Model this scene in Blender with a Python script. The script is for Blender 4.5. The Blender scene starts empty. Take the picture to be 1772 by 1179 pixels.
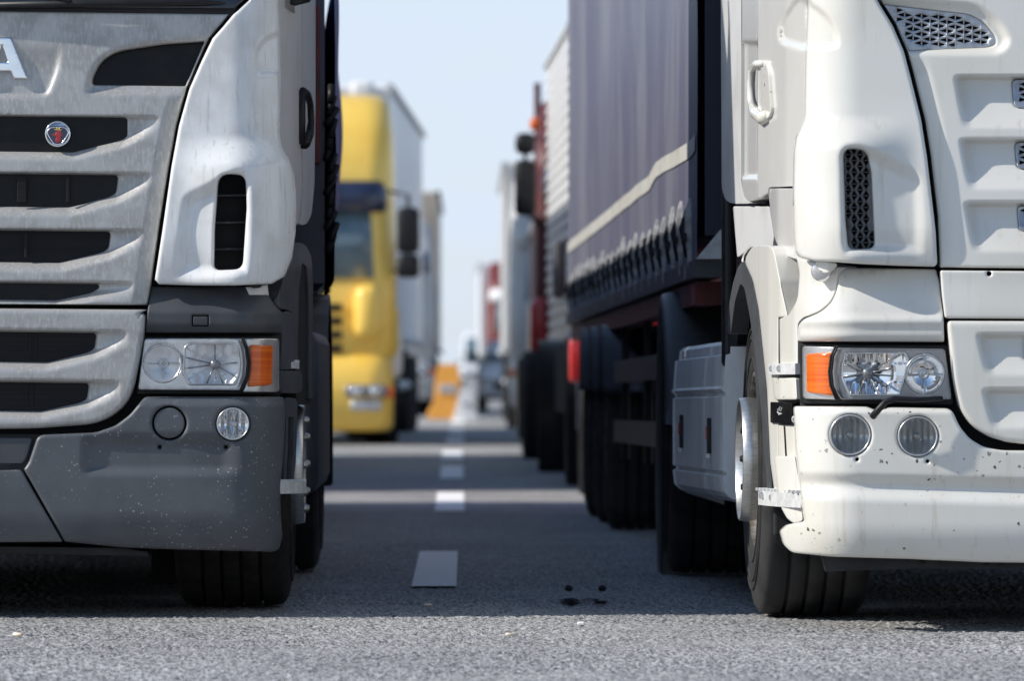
import bpy, math, random
import numpy as np
from mathutils import Vector, geometry
random.seed(7); RNG = np.random.default_rng(7)
scene = bpy.context.scene
COL = scene.collection

# ------------------------------------------------------------------ camera
# measured from the photograph (1772 x 1179): 210 mm lens, eye 0.853 m above the road
F, CX, CY, H = 10350.0, 790.0, 635.0, 0.853
cam_d = bpy.data.cameras.new('camera'); cam = bpy.data.objects.new('camera', cam_d); COL.objects.link(cam)
cam.location = (0, 0, H); cam.rotation_euler = (math.radians(90), 0, 0)
cam_d.sensor_width = 36; cam_d.lens = F / 1772 * 36
cam_d.shift_x = (886 - CX) / 1772; cam_d.shift_y = (CY - 589.5) / 1772
cam_d.clip_start = .1; cam_d.clip_end = 6000
cam_d.dof.use_dof = True; cam_d.dof.focus_distance = 19.9; cam_d.dof.aperture_fstop = 4.6
cam_d.dof.aperture_blades = 9
scene.camera = cam

# ------------------------------------------------------------------ sky, sun, exposure
SUN_EL, SUN_AZ = math.radians(36), math.radians(12)     # sun to the left, a little in front of the lorries
sd = Vector((-math.cos(SUN_EL) * math.cos(SUN_AZ), -math.cos(SUN_EL) * math.sin(SUN_AZ), math.sin(SUN_EL)))
world = bpy.data.worlds.new('World'); scene.world = world; world.use_nodes = True
nt = world.node_tree; nt.nodes.clear()
sky = nt.nodes.new('ShaderNodeTexSky'); sky.sky_type = 'NISHITA'; sky.sun_disc = False
sky.sun_elevation = SUN_EL; sky.sun_rotation = math.atan2(sd.x, sd.y)
sky.air_density = 1.2; sky.dust_density = .5; sky.ozone_density = 3.0; sky.altitude = 50
bg = nt.nodes.new('ShaderNodeBackground'); bg.inputs['Strength'].default_value = .13
wo = nt.nodes.new('ShaderNodeOutputWorld')
# a bright milky haze low over the horizon, thin cloud wisps in it
wtc = nt.nodes.new('ShaderNodeTexCoord'); wsp = nt.nodes.new('ShaderNodeSeparateXYZ'); nt.links.new(wtc.outputs['Generated'], wsp.inputs[0])
hz = nt.nodes.new('ShaderNodeMapRange'); hz.interpolation_type = 'SMOOTHSTEP'
for i_, v_ in ((1, .04), (2, .45), (3, .97), (4, .0)): hz.inputs[i_].default_value = v_
nt.links.new(wsp.outputs['Z'], hz.inputs[0])
wmp = nt.nodes.new('ShaderNodeMapping'); wmp.inputs['Scale'].default_value = (14, 14, 60); nt.links.new(wtc.outputs['Generated'], wmp.inputs[0])
wn = nt.nodes.new('ShaderNodeTexNoise'); wn.inputs['Scale'].default_value = 1.6; wn.inputs['Detail'].default_value = 5; nt.links.new(wmp.outputs[0], wn.inputs[0])
wr = nt.nodes.new('ShaderNodeMapRange'); wr.inputs[1].default_value = .35; wr.inputs[2].default_value = .7; wr.inputs[3].default_value = .80; wr.inputs[4].default_value = 1.04; nt.links.new(wn.outputs[0], wr.inputs[0])
wm = nt.nodes.new('ShaderNodeMath'); wm.operation = 'MULTIPLY'; nt.links.new(hz.outputs[0], wm.inputs[0]); nt.links.new(wr.outputs[0], wm.inputs[1])
wx_ = nt.nodes.new('ShaderNodeMix'); wx_.data_type = 'RGBA'; nt.links.new(wm.outputs[0], wx_.inputs[0]); nt.links.new(sky.outputs[0], wx_.inputs[6]); wx_.inputs[7].default_value = (4.6, 5.3, 6.35, 1)
nt.links.new(wx_.outputs[2], bg.inputs[0]); nt.links.new(bg.outputs[0], wo.inputs[0])
sun_d = bpy.data.lights.new('sun', 'SUN'); sun_d.energy = 4.3; sun_d.angle = math.radians(.9); sun_d.color = (1, .955, .88)
sun = bpy.data.objects.new('sun', sun_d); COL.objects.link(sun)
sun.rotation_euler = sd.to_track_quat('Z', 'Y').to_euler(); sun.location = (-30, -10, 40)
vs = scene.view_settings
scene.display_settings.display_device = 'sRGB'
vs.view_transform = 'Standard'; vs.look = 'None'; vs.gamma = 1; vs.use_curve_mapping = False; vs.exposure = .26
scene.cycles.max_bounces = 8; scene.cycles.transparent_max_bounces = 12
try: scene.cycles.use_denoising = True
except Exception: pass

# ------------------------------------------------------------------ materials
def mat(name, col, rough=.5, metal=0., coat=0., col2=None, nscale=6., nstretch=(1, 1, 1), nmix=(.4, .65), bump=0., bscale=80.,
        specks=None, speck_scale=60., speck_cut=.12, rvar=0., spec=None, streak=None, streak_scale=(30, 30, 1.5), streak_rng=(.5, .75), detail=6):
    m = bpy.data.materials.new(name); m.use_nodes = True; t = m.node_tree; N = t.nodes; L = t.links
    b = N['Principled BSDF']; b.inputs['Roughness'].default_value = rough; b.inputs['Metallic'].default_value = metal
    if coat: b.inputs['Coat Weight'].default_value = coat; b.inputs['Coat Roughness'].default_value = .06
    if spec is not None: b.inputs['Specular IOR Level'].default_value = spec
    b.inputs['Base Color'].default_value = (*col, 1)
    tc = N.new('ShaderNodeTexCoord')
    def noise(scale, stretch, det=detail):
        mp = N.new('ShaderNodeMapping'); mp.inputs['Scale'].default_value = stretch; L.new(tc.outputs['Object'], mp.inputs[0])
        n = N.new('ShaderNodeTexNoise'); n.inputs['Scale'].default_value = scale; n.inputs['Detail'].default_value = det; n.inputs['Roughness'].default_value = .6
        L.new(mp.outputs[0], n.inputs[0]); return n
    def ramp(src, a, c):
        r = N.new('ShaderNodeMapRange'); r.inputs[1].default_value = a; r.inputs[2].default_value = c; r.interpolation_type = 'SMOOTHSTEP'
        L.new(src, r.inputs[0]); return r
    def mix(fac, a, c):
        x = N.new('ShaderNodeMix'); x.data_type = 'RGBA'
        L.new(fac, x.inputs[0])
        for i, v in ((6, a), (7, c)):
            if isinstance(v, tuple): x.inputs[i].default_value = (*v, 1)
            else: L.new(v, x.inputs[i])
        return x.outputs[2]
    cur = col
    if col2:
        n = noise(nscale, nstretch); r = ramp(n.outputs[0], *nmix); cur = mix(r.outputs[0], cur, col2)
        if rvar:
            rr = N.new('ShaderNodeMapRange'); rr.inputs[3].default_value = rough - rvar; rr.inputs[4].default_value = rough + rvar
            L.new(r.outputs[0], rr.inputs[0]); L.new(rr.outputs[0], b.inputs['Roughness'])
    if streak:
        n = noise(1., streak_scale, 4); r = ramp(n.outputs[0], *streak_rng); cur = mix(r.outputs[0], cur, streak)
    if specks:
        v = N.new('ShaderNodeTexVoronoi'); v.inputs['Scale'].default_value = speck_scale
        wn_ = noise(speck_scale * 2.2, (1, 1, 1), 3); vm = N.new('ShaderNodeVectorMath'); vm.operation = 'MULTIPLY_ADD'; L.new(wn_.outputs['Color'], vm.inputs[0]); vm.inputs[1].default_value = (.9 / speck_scale,) * 3; L.new(tc.outputs['Object'], vm.inputs[2]); L.new(vm.outputs[0], v.inputs[0])
        rnd = N.new('ShaderNodeSeparateColor'); L.new(v.outputs['Color'], rnd.inputs[0])
        lim = N.new('ShaderNodeMath'); lim.operation = 'POWER'; L.new(rnd.outputs[0], lim.inputs[0]); lim.inputs[1].default_value = 4.
        mul = N.new('ShaderNodeMath'); mul.operation = 'MULTIPLY'; L.new(lim.outputs[0], mul.inputs[0]); mul.inputs[1].default_value = speck_cut
        lt = N.new('ShaderNodeMath'); lt.operation = 'LESS_THAN'; L.new(v.outputs['Distance'], lt.inputs[0]); L.new(mul.outputs[0], lt.inputs[1])
        gate = ramp(noise(4.5, (1, 1, 1), 3).outputs[0], .42, .58)
        sc_ = N.new('ShaderNodeMath'); sc_.operation = 'MULTIPLY'; L.new(lt.outputs[0], sc_.inputs[0]); L.new(gate.outputs[0], sc_.inputs[1])
        cur = mix(sc_.outputs[0], cur, specks)
    if not isinstance(cur, tuple): L.new(cur, b.inputs['Base Color'])
    if bump:
        n = noise(bscale, (1, 1, 1), 3); bp = N.new('ShaderNodeBump'); bp.inputs['Strength'].default_value = bump; bp.inputs['Distance'].default_value = .004
        L.new(n.outputs[0], bp.inputs['Height']); L.new(bp.outputs[0], b.inputs['Normal'])
    return m
def glass_mat(name, tint=(1, 1, 1), rough=.02, f0=.12):
    m = bpy.data.materials.new(name); m.use_nodes = True; t = m.node_tree; N = t.nodes; L = t.links; N.clear()
    o = N.new('ShaderNodeOutputMaterial'); mx = N.new('ShaderNodeMixShader'); tr = N.new('ShaderNodeBsdfTransparent'); gl = N.new('ShaderNodeBsdfGlossy')
    tr.inputs[0].default_value = (*tint, 1); gl.inputs['Roughness'].default_value = rough
    lw = N.new('ShaderNodeLayerWeight'); lw.inputs[0].default_value = f0
    L.new(lw.outputs['Fresnel'], mx.inputs[0]); L.new(tr.outputs[0], mx.inputs[1]); L.new(gl.outputs[0], mx.inputs[2]); L.new(mx.outputs[0], o.inputs[0])
    return m
M = {}
M['grille_grey'] = mat('dirty_grey_paint', (.42, .41, .395), .40, .25, .15, (.345, .335, .318), 9, nmix=(.38, .62), rvar=.1,
                       streak=(.47, .46, .445), streak_scale=(110, 110, 30), streak_rng=(.46, .68), bump=.12, bscale=170)
M['deflector_white'] = mat('dusty_white_paint', (.72, .72, .71), .3, 0, .35, (.61, .60, .58), 6, nmix=(.42, .66), rvar=.08,
                       streak=(.56, .55, .525), streak_scale=(70, 70, 4), streak_rng=(.54, .7), bump=.05, bscale=200)
M['door_grey'] = mat('light_grey_paint', (.50, .50, .495), .5, .0, .0, (.42, .415, .40), 3, nmix=(.45, .7))
M['plastic'] = mat('dark_grey_plastic', (.088, .094, .103), .45, 0, 0, (.062, .067, .076), 3.2, nmix=(.35, .65), rvar=.07,
                       specks=(.30, .30, .29), speck_scale=115, speck_cut=.36, bump=.12, bscale=500)
M['plastic_clean'] = mat('grey_plastic', (.058, .062, .068), .5, 0, 0, (.042, .045, .05), 6, nmix=(.4, .65), bump=.1, bscale=500)
M['black'] = mat('black_plastic', (.010, .010, .011), .45, spec=.3, col2=(.016, .016, .017), nscale=12)
M['gloss_black'] = mat('black_trim', (.007, .007, .008), .4, spec=.2, col2=(.015, .0145, .014), nscale=9, rvar=.08)
M['mesh_black'] = mat('grille_mesh', (.016, .016, .017), .6, spec=.15, col2=(.012, .012, .013), nscale=1, nstretch=(1, 1, 260), nmix=(.48, .52))
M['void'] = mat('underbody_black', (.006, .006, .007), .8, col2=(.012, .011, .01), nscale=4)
M['rubber'] = mat('tyre_rubber', (.011, .011, .012), .8, spec=.3, col2=(.020, .0195, .0185), nscale=5, nmix=(.42, .68), bump=.1, bscale=200)
M['rubber_grey'] = mat('dusty_tyre_rubber', (.032, .032, .033), .85, spec=.3, col2=(.016, .016, .016), nscale=6, nmix=(.4, .65), bump=.3, bscale=160)
M['chrome'] = mat('chrome', (.82, .82, .83), .10, 1., col2=(.7, .7, .71), nscale=8)
M['reflector'] = mat('lamp_reflector', (.88, .88, .88), .07, 1., col2=(.8, .8, .8), nscale=20)
M['reflector_soft'] = mat('soft_lamp_reflector', (.88, .88, .88), .36, .25, col2=(.74, .74, .74), nscale=20)
M['reflector_silver'] = mat('lamp_bezel_silver', (.62, .62, .62), .25, .7, col2=(.52, .52, .52), nscale=14)
M['reflector_grey'] = mat('lamp_bezel_grey', (.30, .30, .31), .25, .6, col2=(.24, .24, .25), nscale=14)
M['alu'] = mat('brushed_aluminium', (.56, .56, .55), .34, .9, col2=(.45, .45, .44), nscale=30, nstretch=(1, 1, 6))
M['alu_dull'] = mat('dull_aluminium', (.62, .62, .61), .55, .2, col2=(.50, .50, .49), nscale=30)
M['glass'] = glass_mat('clear_lens', (.97, .97, .97), .03, .10)
M['fog_glass'] = glass_mat('hazed_lens', (.75, .75, .73), .18, .25)
M['windscreen_far'] = mat('blue_grey_windscreen', (.15, .215, .245), .1, coat=.5, col2=(.09, .13, .155), nscale=1.2)
M['windscreen'] = mat('windscreen_glass', (.012, .014, .017), .06, coat=.5, spec=.6, col2=(.016, .018, .02), nscale=2)
M['orange'] = mat('indicator_orange', (.85, .17, .012), .28, coat=.5, col2=(.70, .10, .006), nscale=1.2, nstretch=(1, 1, 70), nmix=(.4, .6))
M['white_cream'] = mat('cream_white_paint', (.67, .652, .60), .24, 0, .6, (.61, .58, .50), 2.4, nmix=(.42, .72), rvar=.06, streak=(.55, .515, .43), streak_scale=(34, 34, 2.2), streak_rng=(.56, .78),
                       specks=(.06, .05, .045), speck_scale=52, speck_cut=.36)
M['white_plain'] = mat('white_paint', (.665, .648, .60), .22, 0, .6, (.615, .592, .525), 1.8, nmix=(.40, .68), rvar=.07, streak=(.56, .525, .45), streak_scale=(30, 30, 1.6), streak_rng=(.55, .78))
M['white_door'] = mat('white_door_paint', (.62, .61, .575), .24, 0, .6, (.575, .565, .53), 2, nmix=(.42, .72))
M['mesh_metal'] = mat('perforated_metal', (.42, .43, .45), .36, .75, col2=(.33, .34, .36), nscale=14)
M['mesh_dark'] = mat('perforated_dark_metal', (.13, .13, .135), .4, .6, col2=(.07, .068, .066), nscale=16)
M['navy'] = mat('navy_tarpaulin', (.092, .092, .135), .5, 0, 0, (.15, .15, .182), 1.6, nstretch=(1, .8, .35), nmix=(.38, .68), bump=.5, bscale=5, rvar=.05, spec=.6)
M['navy_dark'] = mat('navy_front_wall', (.010, .014, .036), .35, col2=(.014, .018, .042), nscale=3)
M['blue_tarp'] = mat('dark_blue_tarpaulin', (.03, .07, .30), .5, col2=(.02, .05, .20), nscale=4)
M['red_frame'] = mat('red_chassis_paint', (.16, .018, .016), .5, col2=(.08, .012, .012), nscale=9)
M['strap'] = mat('tarp_strap', (.42, .42, .41), .6, col2=(.24, .24, .24), nscale=20)
M['stripe'] = mat('reflective_tape', (.52, .51, .46), .45, col2=(.44, .42, .37), nscale=8)
M['fairing'] = mat('grey_side_fairing', (.80, .80, .79), .45, .0, .0, (.66, .66, .66), 5, nstretch=(1, 1, .5), nmix=(.4, .65))
M['asphalt'] = None
M['mark'] = mat('road_paint', (.93, .93, .92), .7, col2=(.78, .78, .77), nscale=60, nmix=(.35, .6), bump=.4, bscale=220)
M['hub'] = mat('hub_steel', (.36, .35, .33), .42, .8, col2=(.16, .14, .12), nscale=22)
M['dust_brown'] = mat('muddy_rubber', (.028, .024, .021), .85, spec=.2, col2=(.016, .0145, .013), nscale=12)
M['red'] = mat('red_paint', (.45, .02, .02), .3, coat=.5, col2=(.36, .016, .016), nscale=3)
M['dark_red'] = mat('maroon_paint', (.09, .007, .009), .5, col2=(.06, .006, .008), nscale=4)
M['yellow'] = mat('yellow_paint', (.90, .60, .115), .3, coat=.4, col2=(.85, .54, .09), nscale=2.5)
M['trailer_white'] = mat('white_trailer_panel', (.74, .74, .75), .4, col2=(.68, .68, .69), nscale=2)
M['slat_grey'] = mat('silver_slat_panel', (.74, .74, .74), .45, .0, col2=(.66, .66, .66), nscale=3)
M['beige'] = mat('beige_panel', (.42, .36, .29), .5, col2=(.36, .31, .25), nscale=2)
M['grey_panel'] = mat('grey_trailer_panel', (.50, .49, .47), .45, col2=(.42, .41, .4), nscale=2)
M['orange_paint'] = mat('orange_vehicle_paint', (.92, .42, .07), .4, coat=.3, col2=(.84, .36, .06), nscale=3)
M['blue_paint'] = mat('dark_blue_paint', (.02, .03, .07), .35, coat=.4, col2=(.014, .02, .05), nscale=3)
M['light_glass'] = mat('headlamp_face', (.75, .76, .77), .12, .6, col2=(.6, .6, .6), nscale=10)
M['taupe'] = mat('beige_butt_paper', (.72, .56, .38), .8, col2=(.8, .74, .64), nscale=40)
def stain_mat(name, col, cut):
    m = mat(name, col, 1., spec=0.); t = m.node_tree; N = t.nodes; L = t.links; tc = N.new('ShaderNodeTexCoord'); n = N.new('ShaderNodeTexNoise'); n.inputs['Scale'].default_value = 16; n.inputs['Detail'].default_value = 8; n.inputs['Roughness'].default_value = .75
    mp = N.new('ShaderNodeMapping'); mp.inputs['Scale'].default_value = (1, .3, 1); L.new(tc.outputs['Object'], mp.inputs[0]); L.new(mp.outputs[0], n.inputs[0]); r = N.new('ShaderNodeMapRange'); r.inputs[1].default_value = cut; r.inputs[2].default_value = cut + .14; L.new(n.outputs[0], r.inputs[0])
    tr = N.new('ShaderNodeBsdfTransparent'); mx = N.new('ShaderNodeMixShader'); L.new(r.outputs[0], mx.inputs[0]); L.new(tr.outputs[0], mx.inputs[1]); L.new(N['Principled BSDF'].outputs[0], mx.inputs[2]); L.new(mx.outputs[0], N['Material Output'].inputs[0]); return m
M['oil'] = stain_mat('oil_stain', (.020, .017, .017), .42); M['wet'] = stain_mat('puddle_sheen', (.30, .36, .44), .50)  # second one: damp patch with its bluish sheen put into the colour
M['badge_blue'] = mat('badge_enamel_blue', (.014, .02, .07), .25, coat=.6, col2=(.02, .026, .08), nscale=30)
M['badge_red'] = mat('badge_enamel_red', (.42, .018, .02), .3, coat=.4, col2=(.3, .012, .014), nscale=60)
M['badge_gold'] = mat('badge_gold', (.65, .45, .16), .3, .7, col2=(.5, .34, .12), nscale=60)

# ------------------------------------------------------------------ mesh helpers
ROOT = {}                                       # root empty -> its location
def loc_of(o):
    while o is not None and o.parent is not None: o = o.parent
    return ROOT.get(o.name, (0, 0, 0)) if o is not None else (0, 0, 0)
def obj(name, verts, faces, m, parent=None, smooth=True, kind=None):
    v = np.asarray(verts, float).reshape(-1, 3)
    if parent is not None: v = v - np.array(loc_of(parent))
    me = bpy.data.meshes.new(name); me.from_pydata(v.tolist(), [], [list(map(int, f)) for f in faces]); me.validate(); me.update()
    if m is not None: me.materials.append(M[m] if isinstance(m, str) else m)
    if smooth: me.polygons.foreach_set('use_smooth', [True] * len(me.polygons))
    o = bpy.data.objects.new(name, me); COL.objects.link(o); o.parent = parent
    if kind: o['kind'] = kind
    return o
def thing(name, label, cat, loc, group=None):
    o = bpy.data.objects.new(name, None); COL.objects.link(o); o.location = loc; o.empty_display_size = .3
    o['label'] = label; o['category'] = cat
    if group: o['group'] = group
    ROOT[o.name] = tuple(loc); return o
def tag(o, label, cat, group=None):
    o['label'] = label; o['category'] = cat
    if group: o['group'] = group
    return o
def mirror_copy(o, parent=None):
    c = o.copy(); COL.objects.link(c); c.parent = parent or o.parent
    if parent is None: c.scale = (-o.scale.x, 1, 1)
    for ch in list(o.children): mirror_copy(ch, c)
    return c
def P(px, py, Y): return np.array(((px - CX) * Y / F, Y, H - (py - CY) * Y / F))
def ss(x, a=0., b=1.):
    t = np.clip((np.asarray(x, float) - a) / (b - a), 0, 1); return t * t * (3 - 2 * t)

class MB:
    def __init__(s): s.v = []; s.f = []
    def add(s, v, f):
        n = len(s.v); s.v += [tuple(map(float, p)) for p in v]; s.f += [[i + n for i in q] for q in f]; return s
    def box(s, c, d, bev=0., taper=1.):
        hx, hy, hz = d[0] / 2, d[1] / 2, d[2] / 2; b = min(bev, hx * .98, hy * .98, hz * .98)
        if b <= 0:
            v = [(c[0] + sx * hx, c[1] + sy * hy, c[2] + sz * hz) for sx in (-1, 1) for sy in (-1, 1) for sz in (-1, 1)]
            return s.add(v, [(0, 1, 3, 2), (4, 6, 7, 5), (0, 4, 5, 1), (2, 3, 7, 6), (0, 2, 6, 4), (1, 5, 7, 3)])
        prof = [(-hz, b), (-hz + b * .29, b * .29), (-hz + b, 0), (hz - b, 0), (hz - b * .29, b * .29), (hz, b)]
        v = []; k = 4
        for z, ins in prof:
            for qx, qy, a0 in ((1, 1, 0), (-1, 1, 90), (-1, -1, 180), (1, -1, 270)):
                for i in range(k):
                    a = math.radians(a0 + 90 * i / (k - 1)); r = max(b - ins, 0.)
                    v.append((c[0] + qx * (hx - b) + r * math.cos(a), c[1] + qy * (hy - b) + r * math.sin(a), c[2] + z))
        n = 4 * k; f = []
        for r in range(len(prof) - 1):
            for i in range(n): f.append((r * n + i, r * n + (i + 1) % n, (r + 1) * n + (i + 1) % n, (r + 1) * n + i))
        f.append(list(range(n))[::-1]); f.append([(len(prof) - 1) * n + i for i in range(n)])
        return s.add(v, f)
    def bar(s, a, b, w, h=None):                # square bar between two points
        return s.tube([a, b], w / 2 * 1.414, 4)
    def tube(s, pts, r, seg=10, cap=True):
        pts = [Vector(p) for p in pts]; rs = r if isinstance(r, (list, tuple)) else [r] * len(pts); v = []; f = []
        up = None
        for i, p in enumerate(pts):
            d = (pts[min(i + 1, len(pts) - 1)] - pts[max(i - 1, 0)]).normalized()
            if up is None: up = d.orthogonal().normalized()
            up = (up - d * up.dot(d)).normalized(); w = d.cross(up)
            for k in range(seg):
                a = 2 * math.pi * (k + .5) / seg; v.append(p + (up * math.cos(a) + w * math.sin(a)) * rs[i])
        for i in range(len(pts) - 1):
            for k in range(seg): f.append((i * seg + k, i * seg + (k + 1) % seg, (i + 1) * seg + (k + 1) % seg, (i + 1) * seg + k))
        if cap: f.append(list(range(seg))[::-1]); f.append([(len(pts) - 1) * seg + k for k in range(seg)])
        return s.add(v, f)
    def lathe(s, prof, c, axis, seg=48, a0=0., a1=2 * math.pi):  # prof: (along axis, radius)
        ax = Vector(axis).normalized(); u = ax.orthogonal().normalized(); w = ax.cross(u); c = Vector(c); v = []; f = []
        full = abs(a1 - a0 - 2 * math.pi) < 1e-6; n = seg if full else seg + 1
        for h, r in prof:
            for k in range(n):
                a = a0 + (a1 - a0) * k / seg; v.append(c + ax * h + (u * math.cos(a) + w * math.sin(a)) * r)
        for i in range(len(prof) - 1):
            for k in range(seg):
                k2 = (k + 1) % n; f.append((i * n + k, i * n + k2, (i + 1) * n + k2, (i + 1) * n + k))
        return s.add(v, f)
    def loft(s, rings, cap=True):
        n = len(rings[0]); v = [p for r in rings for p in r]; f = []
        for i in range(len(rings) - 1):
            for k in range(n): f.append((i * n + k, i * n + (k + 1) % n, (i + 1) * n + (k + 1) % n, (i + 1) * n + k))
        if cap: f.append(list(range(n))[::-1]); f.append([(len(rings) - 1) * n + k for k in range(n)])
        return s.add(v, f)
    def build(s, name, m, parent=None, smooth=False, kind=None):
        o = obj(name, s.v, s.f, m, parent, smooth, kind)
        return o

def resample(poly, step):
    out = []
    for i in range(len(poly)):
        a = np.array(poly[i], float); b = np.array(poly[(i + 1) % len(poly)], float); n = max(1, int(math.ceil(np.linalg.norm(b - a) / step)))
        for k in range(n): out.append(a + (b - a) * k / n)
    return np.array(out)
def fillet(poly, r, seg=5):
    n = len(poly); out = []; rr = r if isinstance(r, (list, tuple)) else [r] * n
    for i in range(n):
        p = np.array(poly[i], float); a = np.array(poly[i - 1], float) - p; b = np.array(poly[(i + 1) % n], float) - p
        la, lb = np.linalg.norm(a), np.linalg.norm(b); d = min(rr[i], la * .49, lb * .49)
        if d < .3: out.append(p); continue
        s, e = p + a / la * d, p + b / lb * d
        for k in range(seg + 1):
            t = k / seg; out.append((1 - t) ** 2 * s + 2 * t * (1 - t) * p + t * t * e)
    return [tuple(q) for q in out]
def smooth_closed(pts, n=6):
    p = np.array(pts, float); m = len(p); out = []
    for i in range(m):
        a, b, c, d = p[i - 1], p[i], p[(i + 1) % m], p[(i + 2) % m]
        for k in range(n):
            t = k / n; out.append(.5 * ((2 * b) + (c - a) * t + (2 * a - 5 * b + 4 * c - d) * t * t + (3 * b - a - 3 * c + d) * t ** 3))
    return [tuple(q) for q in out]
def circle(cx, cy, r, n=40, ry=None): return [(cx + r * math.cos(2 * math.pi * k / n), cy + (ry or r) * math.sin(2 * math.pi * k / n)) for k in range(n)]
def sdf(Q, poly):                                 # signed distance in px, positive inside
    Q = np.asarray(Q, float).reshape(-1, 2); A = np.array(poly, float); B = np.roll(A, -1, 0); best = np.full(len(Q), 1e9); ins = np.zeros(len(Q), bool)
    for a, b in zip(A, B):
        e = b - a; l2 = e.dot(e)
        if l2 < 1e-12: continue
        w = Q - a; t = np.clip(w @ e / l2, 0, 1); d = w - t[:, None] * e; best = np.minimum(best, (d * d).sum(1))
        c = ((a[1] <= Q[:, 1]) & (b[1] > Q[:, 1])) | ((b[1] <= Q[:, 1]) & (a[1] > Q[:, 1]))
        if c.any():
            xi = a[0] + (Q[:, 1] - a[1]) / (e[1] if abs(e[1]) > 1e-12 else 1e-12) * e[0]
            ins ^= c & (Q[:, 0] < xi)
    return np.where(ins, 1, -1) * np.sqrt(best)
def panel(name, m, par, poly, Y0, depth=None, bevel=4., step=6., thick=.03, holes=(), sym=None, mir=False, back=False, skirt=(0, 1, 0), bevk=1., coarse=None, smooth=True):
    """a sheet-metal panel: outline in photograph pixels, distance Y0 + depth(px, py) in metres, rounded rim, real thickness"""
    poly = resample(poly, step * .8); hs = [resample(h, step * .8) for h in holes]
    loops = [poly] + hs
    def rim(Q):
        d = sdf(Q, poly)
        for h in hs: d = np.minimum(d, -sdf(Q, h))
        return d
    x0, y0 = poly.min(0); x1, y1 = poly.max(0); g = []
    ys = np.arange(y0 + step * .5, y1, step * .866)
    for j, y in enumerate(ys):
        if coarse and (y < coarse[1]):
            if j % 4: continue
            xs = np.arange(x0, x1, step * 4)
        else:
            xs = np.arange(x0 + (step * .5 if j % 2 else 0), x1, step)
            if coarse: xs = xs[(xs > coarse[0]) | (np.arange(len(xs)) % 4 == 0)]
        g += [(x, y) for x in xs]
    g = np.array(g).reshape(-1, 2)
    if len(g):
        d = rim(g); g = g[d > max(step * .45, bevel * 1.12)]
    rings = []
    if bevel > 0:
        for fr in (.13, .38, .68, 1.0):
            for lp in loops:
                e = np.roll(lp, -1, 0) - np.roll(lp, 1, 0); n = np.stack([-e[:, 1], e[:, 0]], 1); n /= np.maximum(np.linalg.norm(n, axis=1), 1e-9)[:, None]
                for sg in (1, -1):
                    q = lp + n * sg * bevel * fr; dd = rim(q); rings.append(q[(dd > bevel * fr * .93)])
    pts = [tuple(p) for lp in loops for p in lp]; edges = []; n0 = 0
    for lp in loops:
        k = len(lp); edges += [(n0 + i, n0 + (i + 1) % k) for i in range(k)]; n0 += k
    inner = [tuple(p) for q in rings for p in q] + [tuple(p) for p in g]
    seen = set(); pts2 = list(pts)
    for p in pts: seen.add((round(p[0] / .5), round(p[1] / .5)))
    for p in inner:
        k = (round(p[0] / .5), round(p[1] / .5))
        if k in seen: continue
        seen.add(k); pts2.append(p)
    V, E, Fc, *_ = geometry.delaunay_2d_cdt([Vector(p) for p in pts2], edges, [], 0, 1e-5)
    V = np.array([(v.x, v.y) for v in V]); tri = np.array([list(f) for f in Fc if len(f) == 3])
    cen = V[tri].mean(1); keep = rim(cen) > 1e-6
    A = V[tri]; area = (A[:, 1, 0] - A[:, 0, 0]) * (A[:, 2, 1] - A[:, 0, 1]) - (A[:, 2, 0] - A[:, 0, 0]) * (A[:, 1, 1] - A[:, 0, 1])
    keep &= np.abs(area) > 1e-6
    tri = tri[keep]
    # orient towards the camera (px right, py down)
    A = V[tri]; area = (A[:, 1, 0] - A[:, 0, 0]) * (A[:, 2, 1] - A[:, 0, 1]) - (A[:, 2, 0] - A[:, 0, 0]) * (A[:, 1, 1] - A[:, 0, 1])
    tri[area > 0] = tri[area > 0][:, ::-1]
    d = np.maximum(rim(V), 0)
    dep = depth(V[:, 0], V[:, 1]) if depth is not None else np.zeros(len(V))
    if bevel > 0:
        q = np.clip(d / bevel, 0, 1); dep = dep + bevk * bevel * Y0 / F * (1 - np.sqrt(np.maximum(1 - (1 - q) ** 2, 0)))
    Y = Y0 + dep; W = np.stack([(V[:, 0] - CX) * Y / F, Y, H - (V[:, 1] - CY) * Y / F], 1)
    # skirt: boundary edges run straight back
    cnt = {}
    for t in tri:
        for a, b in ((t[0], t[1]), (t[1], t[2]), (t[2], t[0])):
            k = (min(a, b), max(a, b))
            if k in cnt: cnt[k] = None
            else: cnt[k] = (a, b)
    be = [e for e in cnt.values() if e is not None]; ids = sorted({i for e in be for i in e}); idx = {i: k for k, i in enumerate(ids)}
    n = len(W); B = W[ids]; sk = np.array(skirt) * thick; faces = tri.tolist()
    allv = [W, B, B + sk]; nb = len(ids)
    if thick > 0: faces += [(n + idx[b], n + idx[a], n + nb + idx[a], n + nb + idx[b]) for a, b in be]
    allv = np.concatenate(allv) if thick > 0 else W
    if sym is not None:
        k = len(allv); mv = allv.copy(); mv[:, 0] = 2 * sym - mv[:, 0]; allv = np.concatenate([allv, mv]); faces += [[i + k for i in f][::-1] for f in faces]
    o = obj(name, allv, faces, m, par, smooth)
    if mir: MIRROR.append(o)
    return o
MIRROR = []
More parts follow.
